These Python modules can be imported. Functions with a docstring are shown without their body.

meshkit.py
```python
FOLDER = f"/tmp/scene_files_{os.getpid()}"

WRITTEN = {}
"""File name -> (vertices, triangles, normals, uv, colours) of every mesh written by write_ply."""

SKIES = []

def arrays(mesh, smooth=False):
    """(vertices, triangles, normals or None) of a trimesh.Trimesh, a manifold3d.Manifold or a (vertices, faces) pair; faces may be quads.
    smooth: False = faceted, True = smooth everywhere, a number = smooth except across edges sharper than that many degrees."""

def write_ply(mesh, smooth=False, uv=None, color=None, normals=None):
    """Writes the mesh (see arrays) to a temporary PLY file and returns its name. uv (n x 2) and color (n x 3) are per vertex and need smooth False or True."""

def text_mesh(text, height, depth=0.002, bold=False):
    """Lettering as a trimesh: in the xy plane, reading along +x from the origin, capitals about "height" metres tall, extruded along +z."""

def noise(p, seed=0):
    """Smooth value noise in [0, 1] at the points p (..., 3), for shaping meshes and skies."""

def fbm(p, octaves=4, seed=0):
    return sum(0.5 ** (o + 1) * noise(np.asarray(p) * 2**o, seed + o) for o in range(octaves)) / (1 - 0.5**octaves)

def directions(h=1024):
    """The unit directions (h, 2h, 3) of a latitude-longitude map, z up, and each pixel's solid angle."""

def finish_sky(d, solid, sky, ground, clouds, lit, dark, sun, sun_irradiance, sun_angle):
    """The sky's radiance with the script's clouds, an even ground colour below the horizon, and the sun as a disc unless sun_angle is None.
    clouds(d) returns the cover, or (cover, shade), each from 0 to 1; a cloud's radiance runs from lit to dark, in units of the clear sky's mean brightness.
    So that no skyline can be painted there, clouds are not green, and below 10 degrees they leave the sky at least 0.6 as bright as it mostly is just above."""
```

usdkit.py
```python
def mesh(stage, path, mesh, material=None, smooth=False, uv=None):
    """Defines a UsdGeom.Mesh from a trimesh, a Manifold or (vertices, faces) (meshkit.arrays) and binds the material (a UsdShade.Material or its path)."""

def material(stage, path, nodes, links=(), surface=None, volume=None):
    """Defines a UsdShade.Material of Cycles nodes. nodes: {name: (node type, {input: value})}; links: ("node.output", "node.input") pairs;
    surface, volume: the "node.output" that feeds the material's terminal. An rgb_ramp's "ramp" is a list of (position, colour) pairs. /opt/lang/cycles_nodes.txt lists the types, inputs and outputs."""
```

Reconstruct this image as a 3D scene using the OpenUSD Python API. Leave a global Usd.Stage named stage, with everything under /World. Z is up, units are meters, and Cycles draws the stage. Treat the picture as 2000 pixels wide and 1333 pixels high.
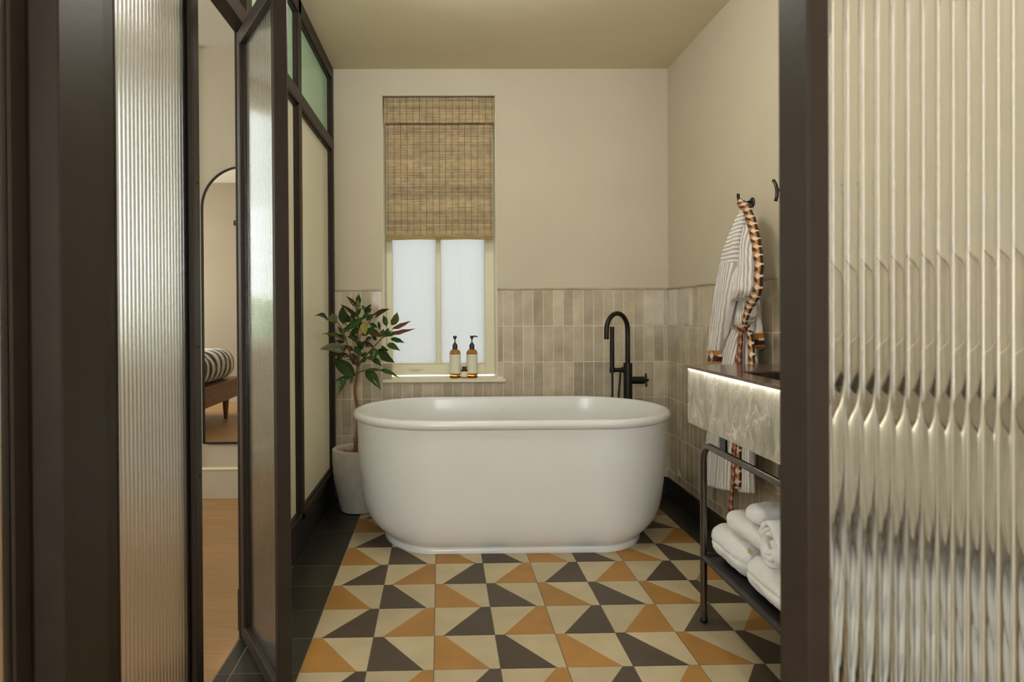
import math, random
import numpy as np, trimesh, usdkit, meshkit
from pxr import Usd, UsdGeom, UsdLux, Gf, Sdf, Vt, UsdShade
from shapely.geometry import Polygon, box as sbox, Point

stage = Usd.Stage.CreateInMemory()
UsdGeom.SetStageUpAxis(stage, "Z")
W = "/World"
UsdGeom.Xform.Define(stage, W)
rng = np.random.default_rng(7)
random.seed(7)

# ------------------------------------------------------------------ camera
CH, CF, CYAW, CPITCH, CROLL, CPX, CPY = 1.0749, 1253.245, -0.012, -0.006, -0.006, 888.86, 613.36
def _basis():
    cy, sy, cp, sp, cr, sr = math.cos(CYAW), math.sin(CYAW), math.cos(CPITCH), math.sin(CPITCH), math.cos(CROLL), math.sin(CROLL)
    Rz = np.array([[cy, -sy, 0], [sy, cy, 0], [0, 0, 1]])
    r, f, u = Rz @ [1, 0, 0], Rz @ [0, 1, 0], Rz @ [0, 0, 1]
    f, u = cp * f + sp * u, -sp * f + cp * u
    r, u = cr * r + sr * u, -sr * r + cr * u
    return r, f, u
CR, CFW, CU = _basis()
EYE = np.array([0, 0, CH])
def _ray(x, y): return CR * (x - CPX) / CF - CU * (y - CPY) / CF + CFW
def atx(x, y, v): d = _ray(x, y); return EYE + d * (v - EYE[0]) / d[0]      # where a sight line meets a plane of the place
def aty(x, y, v): d = _ray(x, y); return EYE + d * (v - EYE[1]) / d[1]
def atz(x, y, v): d = _ray(x, y); return EYE + d * (v - EYE[2]) / d[2]

cam = UsdGeom.Camera.Define(stage, W + "/camera")
m = np.eye(4); m[0, :3], m[1, :3], m[2, :3], m[3, :3] = CR, CU, -CFW, EYE
cam.AddTransformOp().Set(Gf.Matrix4d(*m.ravel().tolist()))
cam.CreateHorizontalApertureAttr(36.0)
cam.CreateFocalLengthAttr(CF / 2000 * 36)
cam.CreateHorizontalApertureOffsetAttr((1000 - CPX) / 2000 * 36)
cam.CreateVerticalApertureOffsetAttr((CPY - 666.5) / 2000 * 36)
cam.CreateClippingRangeAttr(Gf.Vec2f(0.02, 200))
cam.CreateFStopAttr(5.0)
cam.CreateFocusDistanceAttr(2.95)
cam.CreateExposureAttr(-0.08)

# ------------------------------------------------------------------ light
SKY = 1.35
dome = UsdLux.DomeLight.Define(stage, W + "/sky")
dome.CreateIntensityAttr(SKY); dome.CreateColorAttr(Gf.Vec3f(0.93, 0.98, 1.0))
def rect_light(name, pos, look, up, w, h, power, color):
    l = UsdLux.RectLight.Define(stage, W + "/" + name)
    z = -np.array(look, float); z /= np.linalg.norm(z)
    x = np.cross(up, z); x /= np.linalg.norm(x); y = np.cross(z, x)
    mm = np.eye(4); mm[0, :3], mm[1, :3], mm[2, :3], mm[3, :3] = x, y, z, pos
    l.AddTransformOp().Set(Gf.Matrix4d(*mm.ravel().tolist()))
    l.CreateWidthAttr(w); l.CreateHeightAttr(h); l.CreateIntensityAttr(power); l.CreateColorAttr(Gf.Vec3f(*color))
    return l
# added fill lights in unseen openings behind the viewer and beside the bedroom
rect_light("daylight_front", (-0.30, -1.22, 1.5), (0, 1, 0), (0, 0, 1), 0.72, 1.55, 10.5, (1.0, 1.0, 0.98))
rect_light("daylight_bedroom", (-4.22, 1.3, 1.45), (1, 0, 0), (0, 0, 1), 1.6, 1.5, 12.0, (1.0, 0.98, 0.93))
LAMP_BATH, LAMP_BED, SCONCE = 44.0, 3.0, 10.0  # strengths of the lamps added to brighten both rooms

# ------------------------------------------------------------------ helpers
names = {}
def numbered(path):
    n = names.get(path, 0); names[path] = n + 1
    return path if n == 0 else f"{path}_{n:03d}"
def keys(p, label=None, cat=None, group=None, kind=None):
    for k, v in (("label", label), ("category", cat), ("group", group), ("kind", kind)):
        if v: p.SetCustomDataByKey(k, v)
def thing(name, label=None, cat=None, group=None, kind=None, loc=None):
    x = UsdGeom.Xform.Define(stage, numbered(W + "/" + name))
    if loc is not None: x.AddTranslateOp().Set(Gf.Vec3d(*map(float, loc)))
    keys(x.GetPrim(), label, cat, group, kind)
    return x.GetPrim()
def obj(name, mesh, mat, parent=None, smooth=False, col=None, label=None, cat=None, group=None, kind=None):
    path = numbered((str(parent.GetPath()) if parent else W) + "/" + name)
    if col is not None:
        v, f = mesh
        v, f = np.asarray(v, float), np.asarray(f, int)
        if f.shape[1] == 4: f = np.vstack([f[:, [0, 1, 2]], f[:, [0, 2, 3]]])
        v, f, n = meshkit.arrays(trimesh.Trimesh(v, f, process=False), True if smooth else False)
        pm = usdkit.mesh(stage, path, (v, f), MAT[mat], smooth=True if smooth else False)
        UsdGeom.PrimvarsAPI(pm).CreatePrimvar("tint", Sdf.ValueTypeNames.Color3fArray, "vertex").Set(Vt.Vec3fArray.FromNumpy(np.asarray(col, np.float32)))
    else:
        pm = usdkit.mesh(stage, path, mesh, MAT[mat], smooth=smooth)
    keys(pm.GetPrim(), label, cat, group, kind)
    return pm.GetPrim()
cat = trimesh.util.concatenate
def cbox(lo, hi, c=0.0):
    lo, hi = np.minimum(lo, hi).astype(float), np.maximum(lo, hi).astype(float)
    if c <= 0:
        b = trimesh.creation.box(hi - lo); b.apply_translation((lo + hi) / 2); return b
    c = min(c, 0.45 * (hi - lo).min())
    pts = []
    for s in np.ndindex(2, 2, 2):
        k = np.where(np.array(s) == 0, lo, hi)
        sg = np.where(np.array(s) == 0, 1, -1)
        for a in range(3):
            o = sg * c; o = o.astype(float); o[a] = 0
            pts.append(k + o)
    return trimesh.Trimesh(pts, process=False).convex_hull
def tube(pts, r, n=12, cap=True):
    P = np.asarray(pts, float); r = np.broadcast_to(r, len(P)).astype(float)
    T = np.gradient(P, axis=0); T /= np.linalg.norm(T, axis=1, keepdims=True)
    ref = np.array([0, 0, 1.0]) if abs(T[0][2]) < 0.9 else np.array([1.0, 0, 0])
    A = np.cross(ref, T[0]); A /= np.linalg.norm(A)
    V = []
    for p, t, q in zip(P, T, r):
        A = A - t * (A @ t); A /= np.linalg.norm(A)
        B = np.cross(t, A)
        a = np.linspace(0, 2 * np.pi, n, endpoint=False)
        V.append(p + q * (np.cos(a)[:, None] * A + np.sin(a)[:, None] * B))
    V = np.vstack(V); F = []
    for i in range(len(P) - 1):
        for j in range(n):
            k = (j + 1) % n
            F += [[i * n + j, i * n + k, (i + 1) * n + k], [i * n + j, (i + 1) * n + k, (i + 1) * n + j]]
    if cap:
        V = np.vstack([V, P[0], P[-1]]); e = len(V)
        for j in range(n):
            k = (j + 1) % n
            F += [[e - 2, k, j], [e - 1, (len(P) - 1) * n + j, (len(P) - 1) * n + k]]
    return trimesh.Trimesh(V, F, process=False)
def smooth_path(pts, n=40):
    from scipy.interpolate import CubicSpline
    P = np.asarray(pts, float); t = np.r_[0, np.cumsum(np.linalg.norm(np.diff(P, axis=0), axis=1))]
    return CubicSpline(t, P)(np.linspace(0, t[-1], n))
def lathe(prof, n=40, loc=(0, 0, 0)):
    prof = np.asarray(prof, float); a = np.linspace(0, 2 * np.pi, n, endpoint=False)
    V = np.concatenate([np.stack([r * np.cos(a), r * np.sin(a), np.full(n, z)], 1) for r, z in prof])
    F = []
    for i in range(len(prof) - 1):
        for j in range(n):
            k = (j + 1) % n
            F += [[i * n + j, i * n + k, (i + 1) * n + k], [i * n + j, (i + 1) * n + k, (i + 1) * n + j]]
    t = trimesh.Trimesh(V + np.array(loc), F, process=False); return t
def prism(poly, z0, z1):
    t = trimesh.creation.extrude_polygon(poly, z1 - z0); t.apply_translation([0, 0, z0]); return t
def xz(t, y0=0):      # a prism laid in (x, y) and extruded along z -> upright, in (x, z), extruded along +y
    t = t.copy(); v = t.vertices.copy(); t.vertices = np.c_[v[:, 0], v[:, 2] + y0, v[:, 1]]; t.invert(); return t
def cyl(p, q, r, n=20): return tube([p, q], r, n)
def rough_patch(nu, nv): 
    i = np.arange(nu * nv).reshape(nv, nu); return i

# ------------------------------------------------------------------ materials
MAT = {}
def mk(name, nodes, links, surface): MAT[name] = usdkit.material(stage, W + "/Looks/" + name, nodes, links, surface=surface)
def srgb(r, g, b):
    c = np.array([r, g, b]) / 255.0
    return tuple(np.where(c < 0.04045, c / 12.92, ((c + 0.055) / 1.055) ** 2.4).tolist())
def plain(name, color, rough=0.5, metallic=0.0, vary=0.0, scale=6.0, bump=0.0, bscale=60.0, spec=0.5, coat=0.0, per=0.0, stretch=None, sheen=0.0, detail=3.0):
    nodes = {"p": ("principled_bsdf", {"base_color": color, "roughness": rough, "metallic": metallic, "specular_ior_level": spec, "coat_weight": coat, "sheen_weight": sheen}),
             "g": ("texture_coordinate", {})}
    links = []
    src = "g.object"
    if stretch is not None:
        nodes["mp"] = ("mapping", {"scale": stretch}); links.append(("g.object", "mp.vector")); src = "mp.vector"
    if vary or per:
        c = np.array(color)
        nodes["n"] = ("noise_texture", {"scale": scale, "detail": detail, "roughness": 0.6})
        nodes["r"] = ("rgb_ramp", {"ramp": [(0.25, tuple(np.clip(c * (1 - vary), 0, 1))), (0.75, tuple(np.clip(c * (1 + vary), 0, 1)))]})
        links += [(src, "n.vector"), ("n.fac", "r.fac")]
        if per:
            nodes["oi"] = ("object_info", {})
            nodes["mr"] = ("map_range", {"to_min": 1 - per, "to_max": 1 + per})
            nodes["h"] = ("hsv", {})
            links += [("oi.random", "mr.value"), ("mr.result", "h.value"), ("r.color", "h.color"), ("h.color", "p.base_color")]
        else:
            links += [("r.color", "p.base_color")]
    if bump:
        nodes["bn"] = ("noise_texture", {"scale": bscale, "detail": 4.0})
        nodes["b"] = ("bump", {"strength": bump, "distance": 0.01})
        links += [(src, "bn.vector"), ("bn.fac", "b.height"), ("b.normal", "p.normal")]
    mk(name, nodes, links, "p.BSDF")

WALLC = (0.62, 0.56, 0.435)
plain("wall_paint", WALLC, 0.7, vary=0.03, scale=3, bump=0.04, bscale=120)
plain("ceiling_paint", (0.70, 0.615, 0.435), 0.8, vary=0.03, scale=3)
plain("bedroom_paint", (0.50, 0.44, 0.325), 0.7, vary=0.03, scale=3)
plain("taupe_paint", (0.33, 0.275, 0.195), 0.75, vary=0.03, scale=3)  # darker paint carries the shade of the near bedroom wall
plain("cream_trim", (0.80, 0.76, 0.56), 0.4, vary=0.03)
plain("bedroom_ceiling", (0.75, 0.70, 0.60), 0.8)
plain("tile_glaze", (0.52, 0.45, 0.335), 0.11, vary=0.19, scale=11, bump=0.12, bscale=13, per=0.19, spec=0.65)
plain("grout_light", (0.80, 0.73, 0.59), 0.85, vary=0.08, scale=30)
plain("black_tile", (0.030, 0.027, 0.022), 0.35, vary=0.25, scale=12, per=0.2, bump=0.03, bscale=40)
plain("grout_dark", (0.22, 0.19, 0.15), 0.9, vary=0.1)
plain("grout_border", (0.36, 0.32, 0.25), 0.9, vary=0.1)
plain("grout_floor", (0.20, 0.16, 0.11), 0.9, vary=0.15, scale=40)
plain("frame_paint", (0.030, 0.021, 0.015), 0.45, spec=0.28, vary=0.12, scale=20, bump=0.03, bscale=80)
plain("black_metal", (0.012, 0.011, 0.010), 0.34, metallic=0.3, spec=0.5)
plain("gun_metal", (0.055, 0.05, 0.045), 0.28, metallic=0.7)
plain("dark_steel", (0.13, 0.115, 0.10), 0.25, metallic=0.95)
plain("tub_white", (0.80, 0.81, 0.80), 0.27, coat=0.1, vary=0.01)
plain("stone_pot", (0.50, 0.47, 0.42), 0.8, vary=0.16, scale=24, bump=0.2, bscale=110, detail=6)
plain("bark_chip", (0.32, 0.17, 0.07), 0.8, vary=0.55, scale=60, bump=0.5, bscale=70)
plain("trunk_bark", (0.20, 0.085, 0.035), 0.6, vary=0.35, scale=60, stretch=(1, 1, 0.25), bump=0.2)
plain("wood_plank", (0.44, 0.255, 0.11), 0.42, vary=0.16, scale=9, stretch=(0.6, 9, 1), per=0.07, bump=0.03, bscale=20, detail=6)
plain("bed_wood", (0.22, 0.11, 0.05), 0.4, vary=0.35, scale=12, stretch=(6, 0.6, 6))
plain("towel", (0.93, 0.935, 0.94), 0.95, bump=0.55, bscale=420, vary=0.03, scale=200, sheen=0.4)
plain("towel_tag", (0.45, 0.33, 0.2), 0.7)
plain("marble", (0.15, 0.105, 0.085), 0.14, vary=0.5, scale=11, detail=8)
plain("dark_basin", (0.035, 0.028, 0.024), 0.2, vary=0.6, scale=14)
plain("reed_hem", (0.40, 0.30, 0.13), 0.7, vary=0.3, scale=40, stretch=(0.3, 1, 4))
plain("thread", (0.13, 0.075, 0.035), 0.8)
plain("label_paper", (0.80, 0.77, 0.62), 0.6)
plain("label_ink", (0.42, 0.38, 0.30), 0.7)
plain("black_plastic", (0.03, 0.03, 0.035), 0.35)
plain("pale_gravel", (0.72, 0.69, 0.62), 0.9, vary=0.1)
plain("grass", (0.10, 0.20, 0.03), 0.9, vary=0.3)
plain("hedge_leaf", (0.16, 0.30, 0.05), 0.6, vary=0.5, scale=8)

mk("mirror_glass", {"p": ("principled_bsdf", {"base_color": (0.80, 0.79, 0.74), "metallic": 1.0, "roughness": 0.0})}, [], "p.BSDF")
def tinted(name, rough, coat=0.0, spec=0.4, bump=0.0, bscale=200, vary=0.0, scale=20, sheen=0.0, bump_d=0.004):
    nodes = {"a": ("attribute", {"attribute": "tint"}), "p": ("principled_bsdf", {"roughness": rough, "coat_weight": coat, "specular_ior_level": spec, "sheen_weight": sheen}),
             "g": ("texture_coordinate", {}), "n": ("noise_texture", {"scale": scale, "detail": 5.0}), "oi": ("object_info", {}),
             "mr": ("map_range", {"from_min": 0.25, "from_max": 0.75, "to_min": 1 - vary, "to_max": 1 + vary}), "h": ("hsv", {})}
    links = [("g.object", "n.vector"), ("n.fac", "mr.value"), ("mr.result", "h.value"), ("a.color", "h.color"), ("h.color", "p.base_color")]
    if bump:
        nodes["bn"] = ("noise_texture", {"scale": bscale, "detail": 3.0}); nodes["b"] = ("bump", {"strength": bump, "distance": bump_d})
        links += [("g.object", "bn.vector"), ("bn.fac", "b.height"), ("b.normal", "p.normal")]
    mk(name, nodes, links, "p.BSDF")
tinted("cement_print", 0.5, vary=0.10, scale=9, bump=0.06, bscale=40)
tinted("cotton", 0.9, bump=0.12, bscale=500, vary=0.03, sheen=0.2, spec=0.2)
tinted("reed_grass", 0.75, bump=0.3, bscale=200, vary=0.2, scale=30)
def glass(name, color, rough=0.02, ior=1.46):
    mk(name, {"p": ("principled_bsdf", {"base_color": color, "roughness": rough, "transmission_weight": 1.0, "ior": ior})}, [], "p.BSDF")
glass("reeded_glass", (0.98, 0.98, 0.955), 0.2)
glass("reeded_glass_flat", (0.98, 0.98, 0.955), 0.13)
glass("reeded_glass_near", (0.97, 0.97, 0.94), 0.03)
glass("amber_glass", (0.50, 0.17, 0.018), 0.03)
def frosted(name, color, dif, white, rough=0.05):
    mk(name, {"t": ("translucent_bsdf", {"color": color}), "d": ("diffuse_bsdf", {"color": dif}), "m": ("mix_closure", {"fac": white}),
              "gl": ("glossy_bsdf", {"color": (1, 1, 1), "roughness": rough}), "f": ("fresnel", {"IOR": 1.5}), "bf": ("geometry", {}), "inv": ("math", {"math_type": "subtract", "value1": 1.0}), "ff": ("math", {"math_type": "multiply"}), "m2": ("mix_closure", {}),
              "g": ("texture_coordinate", {}), "n": ("noise_texture", {"scale": 5.0, "detail": 1.0}), "b": ("bump", {"strength": 0.07, "distance": 0.008})},
       [("t.BSDF", "m.closure1"), ("d.BSDF", "m.closure2"), ("m.closure", "m2.closure1"), ("gl.BSDF", "m2.closure2"), ("bf.backfacing", "inv.value2"), ("f.fac", "ff.value1"), ("inv.value", "ff.value2"), ("ff.value", "m2.fac"),
        ("g.object", "n.vector"), ("n.fac", "b.height"), ("b.normal", "gl.normal")], "m2.closure")
def satin(name, color, dif, white):
    """satin glass: part of the light comes through, part is scattered back, and the smooth face mirrors at a slant"""
    mk(name, {"t": ("translucent_bsdf", {"color": color}), "d": ("principled_bsdf", {"base_color": dif, "roughness": 0.11, "ior": 1.75, "specular_ior_level": 0.5}), "m": ("mix_closure", {"fac": white})},
       [("t.BSDF", "m.closure1"), ("d.BSDF", "m.closure2")], "m.closure")
satin("frosted_pane", (0.95, 0.93, 0.79), (0.62, 0.585, 0.46), 0.62)
satin("green_pane", (0.62, 0.80, 0.62), (0.46, 0.57, 0.44), 0.60)
frosted("window_frost", (0.485, 0.48, 0.472), (0.50, 0.50, 0.48), 0.08, 0.3)
mk("sheer", {"t": ("translucent_bsdf", {"color": (0.40, 0.38, 0.33)}), "d": ("diffuse_bsdf", {"color": (0.62, 0.58, 0.50)}), "m": ("mix_closure", {"fac": 0.45})}, [("t.BSDF", "m.closure1"), ("d.BSDF", "m.closure2")], "m.closure")
mk("clear_pane", {"t": ("transparent_bsdf", {"color": (0.84, 0.86, 0.84)}), "gl": ("glossy_bsdf", {"roughness": 0.0}), "m": ("mix_closure", {"fac": 0.05})},
   [("t.BSDF", "m.closure1"), ("gl.BSDF", "m.closure2")], "m.closure")
mk("led_strip", {"e": ("emission", {"color": (1.0, 0.96, 0.86), "strength": 50.0})}, [], "e.emission")
def leaf(name, front, back):
    mk(name, {"geo": ("geometry", {}), "c": ("mix", {"color1": front, "color2": back}), "p": ("principled_bsdf", {"roughness": 0.22, "specular_ior_level": 0.6}),
              "t": ("translucent_bsdf", {"color": tuple(np.array(front) * 1.4)}), "m": ("mix_closure", {"fac": 0.22})},
       [("geo.backfacing", "c.fac"), ("c.color", "p.base_color"), ("p.BSDF", "m.closure1"), ("t.BSDF", "m.closure2")], "m.closure")
leaf("leaf_dark", (0.028, 0.072, 0.013), (0.10, 0.07, 0.03))
leaf("leaf_mid", (0.045, 0.115, 0.022), (0.12, 0.09, 0.04))
leaf("leaf_olive", (0.125, 0.135, 0.030), (0.16, 0.10, 0.04))
leaf("leaf_yellow", (0.36, 0.31, 0.06), (0.30, 0.22, 0.06))
leaf("leaf_brown", (0.085, 0.045, 0.020), (0.15, 0.075, 0.03))
leaf("leaf_tan", (0.24, 0.125, 0.055), (0.26, 0.13, 0.06))
mk("silver_leaf", {"g": ("texture_coordinate", {}), "mp": ("mapping", {"scale": (1, 1.0, 0.55)}), "n": ("noise_texture", {"scale": 16.0, "detail": 9.0, "roughness": 0.7, "distortion": 0.8}),
                   "v": ("voronoi_texture", {"feature": "distance_to_edge", "scale": 13.0}), "nz": ("noise_texture", {"scale": 7.0, "detail": 5.0}),
                   "ad": ("mix_vector", {"fac": 0.22}), "vr": ("rgb_ramp", {"ramp": [(0.0, (1, 1, 1)), (0.012, (0.55, 0.55, 0.55)), (0.03, (0, 0, 0))]}),
                   "gate": ("noise_texture", {"scale": 5.0, "detail": 2.0}), "gr": ("rgb_ramp", {"ramp": [(0.44, (0, 0, 0)), (0.56, (0.9, 0.9, 0.9))]}), "mul": ("mix", {"mix_type": "multiply", "fac": 1.0}),
                   "r": ("rgb_ramp", {"ramp": [(0.32, (0.27, 0.25, 0.20)), (0.5, (0.47, 0.45, 0.36)), (0.68, (0.70, 0.69, 0.59))]}),
                   "mx": ("mix", {"color2": (0.88, 0.86, 0.76)}), "p": ("principled_bsdf", {"metallic": 0.3, "roughness": 0.40}), "b": ("bump", {"strength": 0.9, "distance": 0.008})},
   [("g.object", "mp.vector"), ("mp.vector", "n.vector"), ("mp.vector", "nz.vector"), ("mp.vector", "ad.a"), ("nz.color", "ad.b"), ("ad.result", "v.vector"), ("v.distance", "vr.fac"),
    ("g.object", "gate.vector"), ("gate.fac", "gr.fac"), ("vr.color", "mul.color1"), ("gr.color", "mul.color2"), ("n.fac", "r.fac"), ("r.color", "mx.color1"), ("mul.color", "mx.fac"),
    ("mx.color", "p.base_color"), ("n.fac", "b.height"), ("b.normal", "p.normal")], "p.BSDF")

# ------------------------------------------------------------------ the room
D, XR, XL, ZC = 3.696, 1.278, -0.645, 2.461          # back wall, right wall, partition face, ceiling
XT, YF = -0.69, -1.2                                  # threshold between tile and wood; wall behind the viewer
BX, BY, ZB = -4.2, -0.25, 2.592                       # bedroom: left wall, near wall, ceiling
TILE_P, Z_CAP = 0.207, 1.186
WX0, WX1, WZ0, WZ1, YG = -0.371, 0.285, 0.676, 2.308, 3.90
B2X0, B2X1, B2Z0, B2Z1 = -2.75, -1.60, 0.85, 2.50     # bedroom window in the back wall

# floor ------------------------------------------------------------
floor = thing("floor", "bathroom floor of cream, mustard and charcoal cement tiles with black border", "floor", kind="structure")
obj("grout_bed", cbox((XT, YF, -0.06), (XR, D, -0.0018)), "grout_floor", floor)
for x0_, x1_ in ((XT, -0.452), (1.165, XR)): obj("border_grout", cbox((x0_, YF, -0.02), (x1_, D, -0.0009)), "grout_border", floor)
X0, Y0, RT = -0.447, 1.9057, 0.0114
ct, st_ = math.cos(RT), math.sin(RT)
def grid(a, b): return (X0 + a * 0.2 * ct - b * 0.2 * st_, Y0 + b * 0.2 * ct + a * 0.2 * st_)
CREAM, MUST, DARK = np.array((0.50, 0.42, 0.265)), np.array((0.39, 0.198, 0.050)), np.array((0.080, 0.059, 0.040))
def tile_poly(c, r, t0, t1, s0, s1): return [grid(c + t0, r + s0), grid(c + t1, r + s0), grid(c + t1, r + s1), grid(c + t0, r + s1)]
def print_tile(c, r):
    g = 0.007; e = 1 - g
    flip = r % 2 == 1
    # a slanted field, from 16 % at the far side to 84 % at the near side
    def P(t, s): return (1 - t, s) if flip else (t, s)
    ax, bx = 0.165, 0.845
    A = [P(g, g), P(bx, g), P(ax, e), P(g, e)]
    B = [P(bx, g), P(e, g), P(e, e), P(ax, e)]
    V, F, C = [], [], []
    c1 = (DARK if (c + (1 if flip else 0)) % 2 else MUST) * (1 + rng.uniform(-0.09, 0.09))
    c2 = CREAM * (1 + rng.uniform(-0.07, 0.07))
    dz = rng.uniform(-0.0005, 0.0005)
    def add(q, z, col):
        i = len(V)
        for t, s in q: V.append((*grid(c + t, r + s), z if np.isscalar(z) else 0)); C.append(col)
        F.append([i, i + 1, i + 2]); F.append([i, i + 2, i + 3])
    for q, col in ((A, c1), (B, c2)):
        add(q[::-1] if flip else q, dz, col)
    rim = [(g, g), (bx if not flip else 1 - bx, g), (e, g), (e, e), (ax if not flip else 1 - ax, e), (g, e)]
    for i in range(6):
        p, q = rim[i], rim[(i + 1) % 6]
        k = len(V); mid = ((p[0] + q[0]) / 2, (p[1] + q[1]) / 2)
        left = (P(*mid)[0] < ax + (bx - ax) * (1 - P(*mid)[1]))
        for (t, s), z in ((p, dz), (q, dz), (q, -0.012), (p, -0.012)): V.append((*grid(c + t, r + s), z)); C.append(c1 if left else c2)
        F += [[k, k + 2, k + 1], [k, k + 3, k + 2]]
    obj("tile", (np.array(V), np.array(F)), "cement_print", floor, col=np.array(C))
for r in range(-9, 9):
    for c in range(8):
        if grid(c + 0.5, r + 1)[1] < D - 0.02: print_tile(c, r)
def black_tile(poly, parent, z0=-0.012, z1=0.0, name="border_tile"):
    p = Polygon(poly).intersection(sbox(XT + 0.001, YF, XR - 0.001, D - 0.001)).buffer(-0.0014)
    if p.is_empty or p.area < 2e-4: return
    for q in getattr(p, "geoms", [p]): obj(name, prism(q, z0, z1 + rng.uniform(-0.0004, 0.0004)), "black_tile", parent)
for r in range(-9, 10):
    black_tile(tile_poly(-1, r, 0, 1, 0, 1), floor)
    black_tile(tile_poly(-2, r, 0, 1, 0, 1), floor)
    black_tile(tile_poly(8, r, 0, 1, 0, 1), floor)
for c in range(8): black_tile(tile_poly(c, 9, 0, 1, 0, 1), floor) if grid(c + .5, 9)[1] < D - .03 else None

wood = thing("floor", "bedroom floor of warm oak planks", "floor", kind="structure")
obj("subfloor", cbox((BX, BY, -0.06), (XT, D, -0.004)), "grout_floor", wood)
pw = 0.128; n = int((D - BY) / pw) + 1
for i in range(n):
    y0, y1 = BY + i * pw, min(BY + (i + 1) * pw, D)
    cuts = [BX, BX + 0.6 + (i * 0.77) % 1.6, BX + 2.2 + (i * 0.53) % 1.1, XT]
    for a, b in zip(cuts[:-1], cuts[1:]): obj("plank", cbox((a + .0006, y0 + .0006, -0.014), (b - .0006, y1 - .0006, 0), .0012), "wood_plank", wood)

# ceilings -----------------------------------------------------------
obj("ceiling", cbox((XT - 0.02, YF, ZC), (XR + .1, D + .25, ZC + 0.14)), "ceiling_paint", label="taupe painted bathroom ceiling", cat="ceiling", kind="structure")
obj("ceiling", cbox((BX - .1, BY - .1, ZB), (XT - .02, D + .25, ZB + 0.1)), "bedroom_ceiling", label="pale bedroom ceiling seen through the open door", cat="ceiling", kind="structure")

def ceiling_lamp(x, y, z, label, power, half=0.3):  # lamp added out of view to brighten the bedroom
    c = thing("ceiling_lamp", label, "added ceiling lamp", loc=(x, y, z))
    ring_ = sbox(-half - .02, -half - .02, half + .02, half + .02).difference(sbox(-half, -half, half, half))
    obj("frame", prism(ring_, -.03, 0), "cream_trim", c)
    obj("back_panel", cbox((-half, -half, -.006), (half, half, 0)), "cream_trim", c)
    l = UsdLux.RectLight.Define(stage, str(c.GetPath()) + "/light")
    l.AddTranslateOp().Set(Gf.Vec3d(0, 0, -.012)); l.CreateWidthAttr(2 * half); l.CreateHeightAttr(2 * half)
    l.CreateIntensityAttr(power); l.CreateColorAttr(Gf.Vec3f(1.0, 0.965, 0.86))
pn = thing("pendant_lamp", "added globe lamp out of view, brightening the bathroom from above", "pendant lamp", loc=(0.15, 2.22, ZC))  # unseen lamp, added to brighten the walls and the bath
obj("canopy", lathe([(0, 0), (.05, 0), (.05, -.012), (.02, -.02), (0, -.02)][::-1], 28), "black_metal", pn, smooth=40)
obj("stem", cyl((0, 0, -.065), (0, 0, -.015), .006, 12), "black_metal", pn, smooth=40)
l = UsdLux.SphereLight.Define(stage, str(pn.GetPath()) + "/globe")
l.AddTranslateOp().Set(Gf.Vec3d(0, 0, -.165)); l.CreateRadiusAttr(.105); l.CreateIntensityAttr(LAMP_BATH); l.CreateColorAttr(Gf.Vec3f(1.0, 0.99, 0.94))
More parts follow.
